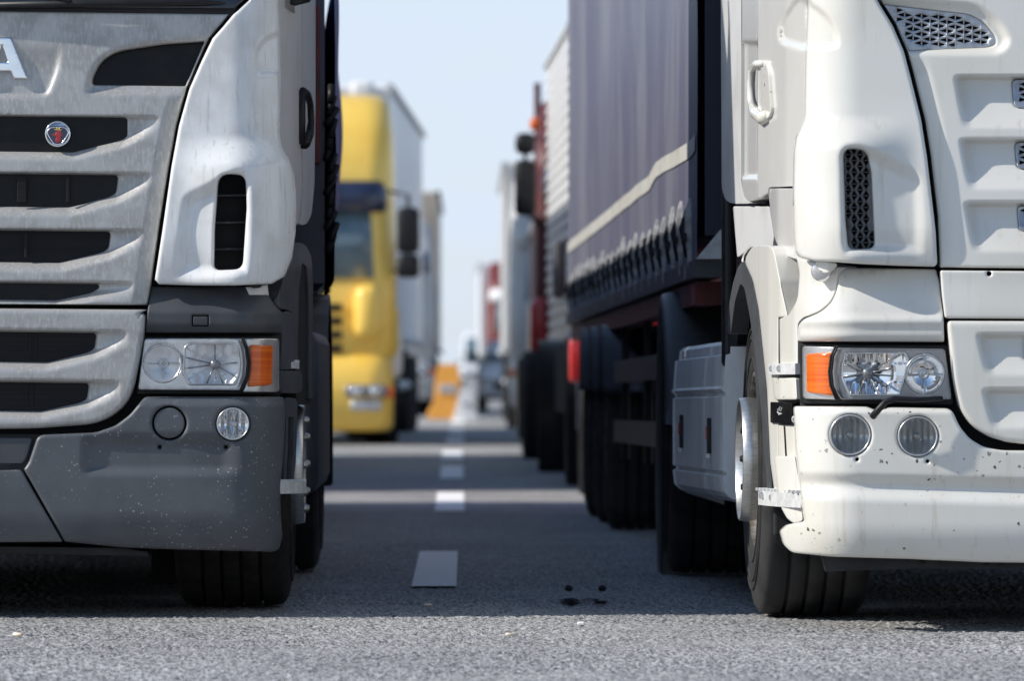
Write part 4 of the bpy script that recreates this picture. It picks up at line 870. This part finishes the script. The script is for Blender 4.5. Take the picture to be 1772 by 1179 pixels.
step_bracket(TR, ((1329, 630), (1376, 629)), (RY + .56, RY + .28), .036, .07, 'alu_dull', True, False)
step_bracket(TR, ((1312, 849), (1386, 854)), (RY + .70, RY + .22), .048, .08, 'alu_dull', True, True)
for x, y, yy in ((1338, 638, .50), (1351, 638, .41), (1320, 858, .63), (1338, 861, .52)): MB().lathe([(.01, .012), (-.012, .012), (-.016, .009), (-.016, 0)], P(x, y, RY + yy - .02), (.45, 1, 0), 6).build('step_bolt', 'alu', TR)
# cab, wheels, chassis
cab = MB(); loft_box(cab, RX, 1.05, RY + .22, RY + 2.2, [(.75, .12, .02), (.80, .05, 0), (2.3, .10, .0)], .35); cab.build('cab_body', 'void', TR, True)
cab = MB(); loft_box(cab, RX, 1.22, RY + .3, RY + 2.2, [(2.36, .12, .02), (2.9, .2, .04), (3.3, .4, .06), (3.68, .8, .12), (3.76, 1.1, .2)], .3); cab.build('cab_roof', 'white_plain', TR, True)
panel('windscreen', 'windscreen', TR, [(1540, -80), (RE, -85), (rcx, -90), (rcx, -560), (1500, -540), (1510, -200)], RY, lambda px, py: baseR(px, py) + .09 + .0005 * (-60 - py), bevel=3, step=26, thick=.02, sym=RX)
co = MB(); co.box((1.14, RY + 2.6, 2.28), (.14, .8, 2.66), .05); MIRROR.append(co.build('gap_filler', 'black', TR))
sl = MB(); sl.box((.975, RY + 2.22, 2.0), (.05, .10, 2.3), .02); MIRROR.append(sl.build('cab_seal', 'black', TR))
wheel(TR, 1.012, RY + 1.3, .535, .385, -1, math.radians(1.2), 'rubber_grey', mir=True)
wheel(TR, .862, RY + 5.5, .515, .62, -1, 0, 'rubber_grey', 'rear', 7, mir=True)
mg = MB(); mg.lathe([(.02, .575), (-.012, .58), (-.03, .60), (-.03, .625), (-.02, .64), (.0, .645), (.60, .645), (.60, .60)], (.872, RY + 5.5, .515), (1, 0, 0), 40, 0, math.pi * 2)
mg.v = [(x, y, max(z, .62) if y < RY + 5.5 else z) for x, y, z in mg.v]
MIRROR.append(mg.build('mudguard', 'plastic_clean', TR, True))
# side fairing with shoulder, panel lines and latches (runs back and slightly inward)
A_, B_ = np.array((.957, RY + 2.15)), np.array((.872, RY + 4.75))
def fair_pt(s, off, z): p = A_ + (B_ - A_) * s; n = np.array((-(B_ - A_)[1], (B_ - A_)[0])); n /= np.linalg.norm(n); p = p + n * off; return (p[0], p[1], z)
prof = [(.365, -.06), (.385, -.02), (.405, .0), (.46, .006), (.465, -.008), (.475, -.008), (.48, .006), (.745, .006), (.75, -.004), (.76, -.004), (.765, .004), (.775, .012), (.785, .004), (.85, .0), (.895, -.004), (.90, -.02), (.91, -.02), (.935, -.022), (.95, -.04), (.956, -.16)]
fb = MB(); ns = 40; v = []; f = []
for i in range(ns + 1):
    s = i / ns; 
    for z, o_ in prof:
        k = o_ - .03 * max(0, 1 - s / .05) - (.02 if abs(s - .34) < .012 and z < .95 else 0) - .02 * max(0, (s - .95) / .05); v.append(fair_pt(s, k, z - .02 * s))
for i in range(ns):
    for j in range(len(prof) - 1): a = i * len(prof) + j; f.append((a, a + len(prof), a + len(prof) + 1, a + 1))
sf = obj('side_fairing', v, f, 'fairing', TR, False); MIRROR.append(sf)
for s_ in (0., 1.): MB().add([fair_pt(s_, o_, z - .02 * s_) for z, o_ in prof] + [fair_pt(s_, -.2, .9), fair_pt(s_, -.2, .3)], [list(range(len(prof) + 2))]).build('fairing_end', 'fairing', sf)
for s_, z_ in ((.22, .60), (.78, .60)):
    lm = MB(); c = fair_pt(s_, .012, z_); lm.box(c, (.016, .05, .13), .004); lt = lm.build('latch', 'black', sf)
    lm = MB(); c = fair_pt(s_, .018, z_ + .01); lm.box(c, (.014, .03, .05), .004); lm.build('latch_pin', 'red', lt)
    lm = MB(); c = fair_pt(s_, .018, z_ - .075); lm.box(c, (.02, .05, .02), .004); lm.build('latch_catch', 'alu_dull', lt)
ch = MB(); ch.box((RX, RY + 3.8, .85), (.9, 6.6, .3), .02); ch.build('chassis', 'void', TR)
ax = MB(); ax.box((RX, RY + 1.3, .52), (1.9, .14, .14), .03); ax.box((RX, RY + 5.5, .5), (1.7, .2, .2), .03); ax.build('axle', 'void', TR); ww = MB(); ww.box((1.30, RY + .62, .62), (.50, .05, .66), .01); ww.box((1.52, RY + 1.2, .62), (.04, 1.5, .62), .01); MIRROR.append(ww.build('light_baffle', 'void', TR)); MB().box((RX, RY + 1.0, .53), (1.5, 1.2, .62), .03).build('engine_sump', 'void', TR); MB().box((RX, RY + 3.3, .66), (2.2, 2.2, .62), .04).build('fuel_tank', 'void', TR)  # walls by the tyre added to block sun, sump deepened to darken the road

# ------------------------------------------------------------------ trailer behind the white lorry
TRT = thing('semi_trailer', 'navy tarpaulin trailer with a pale reflective stripe and a row of buckled straps', 'trailer', (2.1, 23.0, 0), 'trailers behind the lorries')
RA, RB = np.array((.925, 23.0)), np.array((.683, 36.6)); rn = np.array((-(RB - RA)[1], (RB - RA)[0])); rn = rn / np.linalg.norm(rn)
def side(s, z, off=0.): p = RA + (RB - RA) * s + rn * off; return np.array((p[0], p[1], z - .09 * s))
yawbox(MB(), RA[0] + .03, RA[1] + .01, RB[0] + .03, RB[1], 2.46, 1.33, 3.98).build('cargo_body', 'navy_dark', TRT)
RP = Ripple(13.6, .009, 3)
curtain('curtain', 'navy', TRT, RA, RB, (1.27, 1.18), 3.95, rn, RP, 190, 60)
st = MB(); zs = np.interp(np.linspace(0, 1, 70), [0, .02, .22, .26, 1], [1.755, 1.74, 1.765, 1.73, 1.70]); v = []; f = []
for i, z in enumerate(zs):
    s = .006 + .99 * i / 69; v += [tuple(side(s, zz, RP(s, (zz - 1.27) / 2.68) + .005)) for zz in (z, z - .065)]
for i in range(69): f.append((2 * i, 2 * i + 1, 2 * i + 3, 2 * i + 2))
obj('reflective_stripe', v, f, 'stripe', TRT)
rr = random.Random(5); so = lambda s: RP(s, .06)
for k in range(21):
    s = .030 + .0455 * k; j = rr.uniform(-.012, .012); h = rr.uniform(-.02, .03); w = .0026; b_ = so(s)
    sp = MB().loft([[tuple(side(s + ds + tw, z, o_ + b_)) for ds, o_ in ((-w, .0), (w, .0), (w, ob), (-w, ob))] for z, ob, tw in ((1.22, .012, 0), (1.31, .016, 0), (1.35, .024, .001), (1.43 + h, .024, .001), (1.46 + h, .018, .002), (1.50 + h, .006, .004))]).build('strap', 'strap', TRT)
    mb = MB(); mb.box(side(s + .004, 1.385 + j, .018 + b_), (.034, .06, .11), .008); mb.tube([side(s + .009, 1.46 + h, .006 + b_), side(s + .010, 1.40, .030 + b_), side(s + .007, 1.29, .010 + b_)], .012, 6); mb.build('buckle', 'black', sp, True)
    MB().box(side(s - .001, 1.36 + j, .026 + b_), (.012, .05, .035), .003).build('buckle_plate', 'black', sp)
def run(name, m, s0, s1, z0, z1, o0, o1, par=None):
    mb = MB(); mb.loft([[tuple(side(s, z, o_)) for z, o_ in ((z0, o0), (z1, o0), (z1, o1), (z0, o1))] for s in np.linspace(s0, s1, 12)]); return mb.build(name, m, par or TRT)
run('side_rail', 'plastic_clean', 0, 1, 1.20, 1.265, .012, -.10); run('lower_rail', 'red_frame', .03, 1, 1.10, 1.19, -.02, -.12)
panel('trailer_nose', 'alu_dull', TRT, [(1204, 448), (1262, 448), (1262, 395), (1246, 398), (1220, 430)], 23.0, lambda px, py: px * 0 - .02, bevel=0, step=8, thick=.02)
run('guard_rail', 'plastic_clean', .20, .56, .82, .93, -.015, -.05); run('guard_rail', 'plastic_clean', .20, .56, .52, .63, -.015, -.05)
for s_ in (.21, .38, .55): p = side(s_, .8, -.07); MB().box(p, (.04, .06, .75), .01).build('guard_post', 'black', TRT)
MB().box((2.08, 30.3, .95), (.9, 12.6, .3), .02).build('chassis', 'void', TRT)
MB().box((2.08, 26.4, .85), (1.7, .5, .8), .02).build('pallet_box', 'void', TRT)
hzr = random.Random(9); hm = MB()
for k in range(9):
    s_ = .12 + .02 * k; z_ = 1.08; hm.tube([side(s_, z_, -.1), side(s_ + .01, z_ - .2 - .08 * hzr.random(), -.08), side(s_ + .02 * hzr.random(), z_ - .45, -.15)], .014, 6)
hm.build('air_hose', 'black', TRT, True)
ld = MB(); p = side(.22, .7, -.16); ld.box(p, (.12, .12, 1.0), .02); ld.build('landing_leg', 'black', TRT)
for y_ in (31.4, 32.75, 34.1):
    s_ = (y_ - 23) / 13.6; w_ = wheel(TRT, side(s_, 0, -.005)[0], y_, .50, .385, -1, 0, 'rubber_grey', 'rear')
    mg = MB(); mg.lathe([(-.0, .55), (-.02, .575), (.40, .575), (.40, .55)], (side(s_, 0, 0)[0], y_, .50), (1, 0, 0), 30)
    mg.v = [(x, y, max(z, .72)) for x, y, z in mg.v]; mg.build('mudguard', 'plastic_clean', TRT, True)
# ================================================================== LORRIES FARTHER BACK (out of focus in the photograph)
def side_x(px, Y): return (px - CX) * Y / F
def cab_far(label, name, loc, xl, xr, yf, body, zroof=3.7, depth=2.2, visor='blue_paint', mirrors=(1,), z_ws=(1.75, 2.75), lamp_z=.72, group='lorries queuing in two rows', spoiler=True, cat='lorry', rad=.32, low=None, bz=.28):
    t = thing(name, label, cat, loc, group); xc, hw = (xl + xr) / 2, (xr - xl) / 2
    mb = MB(); loft_box(mb, xc, hw, yf, yf + depth, [(.95, .05, .04), (1.0, .02, 0), (z_ws[0] - .08, .0, 0), (z_ws[0], .03, 0), (z_ws[1], .16, .02), (z_ws[1] + .12, .16, .02), (zroof - .5, .32, .03), (zroof - .12, .62, .07), (zroof, .95, .16)], rad); mb.build('cab_body', body, t, True)
    mb = MB(); loft_box(mb, xc, hw * .985, yf - .06, yf + .9, [(bz, .10, .05), (bz + .06, .03, .01), (.60, .0, .0), (.98, .06, .02)], rad); mb.build('bumper', low or body, t, True)
    mb = MB(); loft_box(mb, xc, hw * .90, yf - .015, yf + .5, [(z_ws[0] + .02, .0, .0), (z_ws[1] - .22, .125, .0)], rad * .9); mb.build('windscreen', 'windscreen_far', t, True)
    mb = MB(); loft_box(mb, xc, hw * .93, yf - .16, yf + .4, [(z_ws[1] - .28, .18, .0), (z_ws[1] - .1, .10, 0), (z_ws[1] + .06, .24, .02)], rad); mb.build('sun_visor', visor, t, True)
    for k in range(4): z = 1.05 + .15 * k; MB().box((xc, yf - .005, z), (hw * 1.05, .03, .08), .012).build('grille_slat', 'black', t)
    for s in (-1, 1):
        x = xc + s * hw * .74; l = MB(); l.box((x, yf - .055, lamp_z + .07), (.46, .10, .13), .03); h = l.build('headlight', 'reflector_grey', t, True)
        for dx in (-.1, .1): MB().lathe([(.02, .058), (-.012, .058), (-.02, .04), (-.024, 0)], (x + dx, yf - .105, lamp_z + .07), (0, 1, 0), 20).build('lamp_bowl', 'reflector', h, True)
        MB().box((x, yf - .05, lamp_z - .09), (.34, .09, .12), .03).build('fog_lamp', 'reflector_silver', t, True)
        MB().box((x + s * .26, yf - .02, lamp_z + .05), (.08, .10, .12), .02).build('turn_signal', 'orange', t, True)
        if s in mirrors:
            x = xc + s * (hw + .14); m_ = MB(); m_.tube([(xc + s * hw * .95, yf + .25, z_ws[1] - .05), (x, yf + .05, z_ws[1] - .10), (x, yf + .05, z_ws[0] + .1), (xc + s * hw * .95, yf + .3, z_ws[0] + .1)], .022, 8)
            m_.box((x, yf + .08, z_ws[0] + .54), (.25, .16, .50), .06); m_.box((x, yf + .08, z_ws[0] + .15), (.25, .16, .26), .06); m_.build('mirror', 'black', t, True)
        wheel(t, xc + s * (hw - .03), yf + 1.4, .515, .34, s, 0, 'rubber', 'front', detail=False); wheel(t, xc + s * (hw - .03), yf + 5.0, .515, .6, s, 0, 'rubber', 'rear', detail=False)
        MB().lathe([(0, .56), (-.03, .60), (.32, .60), (.32, .56)], (xc + s * (hw - .02), yf + 1.4, .515), (-s, 0, 0), 24).build('wheel_arch', 'black', t, True)
        MB().box((xc + s * (hw - .12), yf + 3.0, .66), (.2, 1.9, .6), .05).build('side_tank', 'alu_dull', t)
    w = MB(); w.tube([(xc - hw * .7, yf - .02, z_ws[0] + .06), (xc + .05, yf + .02, z_ws[0] + .10)], .015, 6); w.tube([(xc + .05, yf - .02, z_ws[0] + .06), (xc + hw * .75, yf + .03, z_ws[0] + .12)], .015, 6); w.build('wiper', 'black', t)
    ch = MB(); ch.box((xc, yf + 3.4, .8), (.9, 5.8, .3), .02); ch.build('chassis', 'void', t)
    return t
def trailer_far(label, A, B, w, z0, z1, m, group='trailers behind the lorries', wheels=True, name='box_trailer', edge=None, ribs=0, front=None, wy=(.70, .80, .90), zs=None):
    A = np.array(A, float); B = np.array(B, float); d = (B - A) / np.linalg.norm(B - A); L = np.linalg.norm(B - A); sg = 1 if w > 0 else -1
    c = (A + B) / 2; t = thing(name, label, 'trailer', (float(A[0] + w / 2), float(A[1]), 0), group); nrm = np.array((d[1], -d[0])) * sg
    yawbox(MB(), A[0], A[1], B[0], B[1], w, z0, z1, .04).build('cargo_body', m, t)
    def pt(s, off, z): p = A + d * s * L - nrm * off; return (p[0], p[1], z)
    mb = MB()
    for z in (z0 + .03, z1 - .03): mb.tube([pt(0, .01, z), pt(1, .01, z)], .05, 6)
    mb.build('frame_rail', edge or 'alu_dull', t)
    for k in range(ribs):
        z = z0 + (z1 - z0) * (k + .5) / ribs; MB().loft([[pt(s, .004, z - .035), pt(s, .028, z - .03), pt(s, .028, z + .03), pt(s, .004, z + .035)] for s in (0.004, .996)]).build('slat', m, t)
    if front:
        for k in range(5):
            p = A + nrm * abs(w) * (.12 + .19 * k); MB().box((p[0], p[1] - .14, z1 - .10), (.26, .26, .26), .05).build('roof_vent', front, t, True)
    mb = MB(); p = (A + B) / 2 + nrm * abs(w) / 2; mb.box((p[0], p[1], .85), (1.0, L * .95, .35), .03); mb.build('chassis', 'void', t)
    for s in (.3, .45, .6): MB().box(pt(s, -.06, .72), (.06, .08, .7), .01).build('guard_post', 'black', t)
    MB().tube([pt(.28, -.05, .62), pt(.62, -.05, .62)], .06, 4).build('guard_rail', 'alu_dull', t)
    for s in wy:
        x, y, _ = pt(s, -.02, 0); wheel(t, x, y, .5, .38, -sg, 0, 'rubber', 'rear', detail=False)
        x2 = x + sg * (abs(w) - .04); wheel(t, x2, y, .5, .38, sg, 0, 'rubber', 'rear', detail=False)
    return t
# --- yellow lorry and its white trailer (left row)
YX = side_x(688, 67.5); y = cab_far('yellow lorry with a dark sun visor and black mirrors', 'semi_truck', (YX - 1.22, 65.0, 0), YX - 2.44, YX, 65.0, 'yellow', 3.86, 2.2, 'blue_paint', (1, -1), (1.80, 2.82), .52, rad=.30, bz=.15)
bd_ = MB(); bd_.box((YX - .12, 66.0, 1.25), (.30, 1.1, .62), .10); bd_.build('step_fairing', 'yellow', y, True)
bd_ = MB(); bd_.box((YX - .06, 65.9, 1.02), (.26, .7, .62), .10); bd_.build('fender', 'trailer_white', y, True)
bd_ = MB(); bd_.box((YX - .30, 64.94, 1.45), (.30, .30, .6), .12); bd_.build('corner_deflector', 'yellow', y, True)
trailer_far('tall white box trailer behind the yellow lorry', (side_x(674, 67.8), 67.8), (side_x(731, 82.0), 82.0), -2.5, 1.15, 4.06, 'trailer_white', front='trailer_white')
# --- a further lorry of the left row, standing farther left: its shadow crosses the road
cab_far('blue lorry standing behind the grey one in the left row', 'semi_truck', (-2.65, 40.6, 0), -3.87, -1.43, 40.6, 'blue_paint', 3.7, mirrors=())
trailer_far('grey trailer hidden behind the grey lorry in the left row', (-1.45, 43.2), (-1.62, 57.0), -2.46, 1.1, 4.0, 'grey_panel')
# --- brown-beige trailer lorry far back on the left
cab_far('pale lorry far back in the left row', 'semi_truck', (side_x(752, 103) - 1.2, 103, 0), side_x(752, 103) - 2.4, side_x(752, 103), 103.0, 'grey_panel', 3.4, mirrors=())
trailer_far('beige box trailer with dark top edge, farthest in the left row', (side_x(757, 105.5), 105.5), (side_x(763, 119), 119), -2.45, 1.1, 3.95, 'beige', edge='black')
# --- right row: red cab with silver slatted trailer
rxl = side_x(1004, 39.6)
cab_far('bright red lorry just behind the navy trailer', 'semi_truck', (rxl + 1.2, 38.9, 0), rxl + .02, rxl + 2.42, 38.9, 'red', 3.0, mirrors=(), lamp_z=.66)
t2 = trailer_far('silver slatted trailer behind the navy one', (side_x(991, 49.4), 49.4), (side_x(950.5, 56), 56), 2.45, .98, 3.70, 'slat_grey', ribs=26, wy=(-.92, -.08, .12))
MB().loft([[(side_x(987, 43) + q_, 42.6, z_) for q_, z_ in ((0, .9), (2.4, .9), (2.4, 1.2), (0, 1.2))], [(side_x(991, 49.4) + q_, 49.3, z_) for q_, z_ in ((0, .9), (2.4, .9), (2.4, 1.2), (0, 1.2))]]).build('load_bed', 'void', t2)
mi = MB(); mi.box((side_x(968, 41.6), 41.6, 1.53), (.09, .20, .40), .03); mi.tube([(side_x(968, 41.6), 41.6, 1.7), (rxl + .05, 41.0, 1.8)], .02, 6); mi.tube([(side_x(968, 41.6), 41.6, 1.36), (rxl + .05, 41.0, 1.3)], .02, 6)
r1 = [o for o in scene.objects if o.get('label', '').startswith('bright red lorry')][0]; mi.build('mirror', 'plastic_clean', r1, True)
MB().box((side_x(1004, 38.7), 38.75, .895), (.145, .22, .29), .03).build('bumper_end', 'red', r1, True)
# --- maroon cab with black mirrors
mxl = side_x(924, 56.0)
for yy_, px_ in ((43.3, 984), (48.8, 936), (50.2, 938)):
    wheel(t2, side_x(px_, yy_), yy_, .5, .38, -1, 0, 'rubber', 'rear', detail=False); MB().lathe([(0, .54), (-.02, .57), (.38, .57), (.38, .54)], (side_x(px_, yy_), yy_, .5), (1, 0, 0), 24).build('mudguard', 'black', t2, True)
MB().loft([[(side_x(px_, y_) + q_, y_, z_) for q_, z_ in ((0, .50), (1.2, .50), (1.2, 1.02), (0, 1.02))] for px_, y_ in ((985, 43.9), (940, 52.5))]).build('side_skirt', 'void', t2)
mr = cab_far('maroon lorry with tall exhaust pole and black mirrors', 'semi_truck', (mxl + 1.2, 56, 0), mxl, mxl + 2.4, 56.0, 'dark_red', 3.45, mirrors=(), z_ws=(1.7, 2.7), rad=.12)
MB().box((side_x(915, 55.8), 56.2, .56), (.22, 1.4, .78), .06).build('step_box', 'black', mr)
for yy_ in (55.4,): wheel(mr, side_x(902, yy_), yy_, .5, .34, -1, 0, 'rubber', 'rear', detail=False)
mb = MB(); x = side_x(909, 55.6); mb.box((x, 55.6, 2.93), (.19, .16, .20), .06); mb.box((x, 55.6, 2.52), (.20, .16, .52), .05); mb.tube([(mxl + .04, 56.2, 3.0), (x, 55.65, 2.95), (x, 55.65, 2.3), (mxl + .04, 56.2, 2.2)], .02, 6); mb.build('mirror', 'black', mr, True)
mb = MB(); mb.tube([(side_x(930, 57.8), 57.8, 2.6), (side_x(930, 57.8), 57.8, 3.6)], .035, 8); mb.build('exhaust_pole', 'dark_red', mr)
mb = MB(); mb.box((side_x(926, 56.3), 56.3, 3.14), (.10, .14, .12), .03); mb.build('beacon', 'orange', mr, True)
mb = MB(); mb.box((mxl + .06, 56.0, 1.22), (.22, .9, .56), .09); mb.build('wheel_fairing', 'red', mr, True)
trailer_far('low flat grey trailer behind the maroon lorry', (side_x(937, 59), 59), (side_x(916, 72), 72), 2.4, 1.0, 2.4, 'grey_panel')
# --- off-white lorry and trailer, then the farthest ones
wx = side_x(880, 82)
cab_far('grey lorry behind the maroon one in the right row', 'semi_truck', (wx + 1.2, 82, 0), wx, wx + 2.4, 82.0, 'grey_panel', 3.55, mirrors=(), visor='grey_panel', low='grey_panel')
trailer_far('pale grey tall trailer behind the grey right-row lorry', (side_x(874, 84.6), 84.6), (side_x(866, 98), 98), 2.45, 1.05, 3.75, 'grey_panel')
fx_ = side_x(838, 150)
cab_far('farthest lorry of the right row, dark red and white', 'semi_truck', (fx_ + 1.2, 150, 0), fx_ + .04, fx_ + 2.4, 150.0, 'red_frame', 3.5, mirrors=(), visor='trailer_white', low='trailer_white')
trailer_far('farthest pale trailer of the right row', (side_x(831, 152.6), 152.6), (side_x(826, 166), 166), 2.4, 1.1, 3.5, 'trailer_white')

# --- small vehicles at the far end of the lane
def small_vehicle(name, label, cat, x, yv, w, ln_, h, body, roof=.55, rot=0., bonnet=.9):
    t = thing(name, label, cat, (x, yv, 0)); hw = w / 2; mb = MB()
    loft_box(mb, x, hw, yv, yv + ln_, [(.28, .10, .05), (.36, .02, .0), (.7, .0, .0), (.92, .12, .03)], .25); mb.build('body', body, t, True)
    mb = MB(); loft_box(mb, x, hw * .93, yv + bonnet, yv + ln_ - .15, [(.90, .0, .0), (h - .25, .5, .10), (h - .04, .75, .16), (h, .95, .26)], .25); mb.build('cabin', body, t, True)
    mb = MB(); loft_box(mb, x, hw * .80, yv + bonnet - .012, yv + bonnet + .9, [(.98, .02, .0), (h - .22, .46, .08)], .2); mb.build('windscreen', 'windscreen_far', t, True)
    for s in (-1, 1):
        MB().box((x + s * hw * .72, yv + .03, .66), (.34, .12, .16), .05).build('headlight', 'light_glass', t, True)
        for yy in (yv + .85, yv + ln_ - .85): wheel(t, x + s * hw, yy, .33, .2, s, 0, 'rubber', 'rear', detail=False)
        MB().box((x + s * (hw + .08), yv + bonnet + .35, 1.05), (.18, .1, .14), .04).build('mirror', 'black', t, True)
    MB().box((x, yv - .005, .5), (w * .5, .03, .16), .02).build('grille', 'black', t)
    return t
def barrier(x, yv, w, h, m, label):
    t = thing('road_barrier', label, 'barrier', (x, yv, 0), 'plastic barriers at the end of the lane'); pr = [(-w / 2, 0), (-w / 2, .12), (-w * .36, .26), (-w * .30, h * .8), (-w * .22, h), (w * .22, h), (w * .30, h * .8), (w * .36, .26), (w / 2, .12), (w / 2, 0)]
    MB().loft([[(x + px * k, yv + dy, pz) for px, pz in pr] for dy, k in ((0, .96), (.03, 1), (.42, 1), (.45, .96))]).build('body', m, t); MB().box((x, yv - .01, h * .55), (w * .42, .04, h * .16), .02).build('reflector_plate', 'light_glass', t)
barrier(side_x(775, 97), 97., .66, .90, 'orange_paint', 'orange plastic barrier at the far end of the open lane')
barrier(side_x(806, 94), 94., .36, .50, 'trailer_white', 'white plastic barrier beside the orange one at the lane end')
small_vehicle('van', 'tall white van far down the lane behind the barriers', 'van', side_x(820, 280), 280., 1.25, 5.0, 2.45, 'trailer_white', bonnet=.6)
small_vehicle('car', 'white car at the lane end close to the right row', 'car', side_x(884, 112), 112., 1.25, 4.0, 1.35, 'trailer_white')
# a warning beacon-white road sign board and litter on the asphalt
def butt(x, yv, ang, L=.055, r=.0045, label='', m='taupe'):
    d = np.array((math.cos(ang), math.sin(ang), 0)) * L / 2; c = np.array((x, yv, .006)); mb = MB(); mb.tube([c - d, c - d * .2, c + d], [r, r, r * .9], 8)
    o = mb.build('cigarette_butt', m, None, True); tag(o, label, 'litter', 'cigarette butts on the asphalt'); return o
butt(*gp(886, 1102), .3, .040, .005, 'beige cigarette butt lying in the sun in front of the gap')
butt(*gp(31, 1102), 2.6, .034, .006, 'short brown cigarette butt in the sun below the grey lorry bumper')
butt(*gp(741, 1050), .2, .028, .0045, 'small pale cigarette butt at the shadow edge below the lane dash')
mb = MB(); x_, y_ = gp(1005, 1083); mb.box((x_, y_, .006), (.022, .03, .010), .003); mb.box((x_ + .010, y_ + .02, .004), (.018, .02, .006), .002)
tag(mb.build('paper_scrap', 'mark', None), 'tiny white paper scrap on sunlit asphalt right of the gap', 'litter')
for q_, (px_, py_) in enumerate(((984, 1022), (1042, 1022))):
    x_, y_ = gp(px_, py_); pc = MB(); r0 = random.Random(q_ + 3); pc.lathe([(-.008, .010), (.0, .016), (.010, .013), (.016, 0)], (x_, y_, .004), (0, 0, 1), 7)
    tag(pc.build('tar_lump', 'void', None), ('black tar lump in the shade, left one of two', 'black tar lump in the shade near the white lorry wheel')[q_], 'litter')
for o in MIRROR: mirror_copy(o)
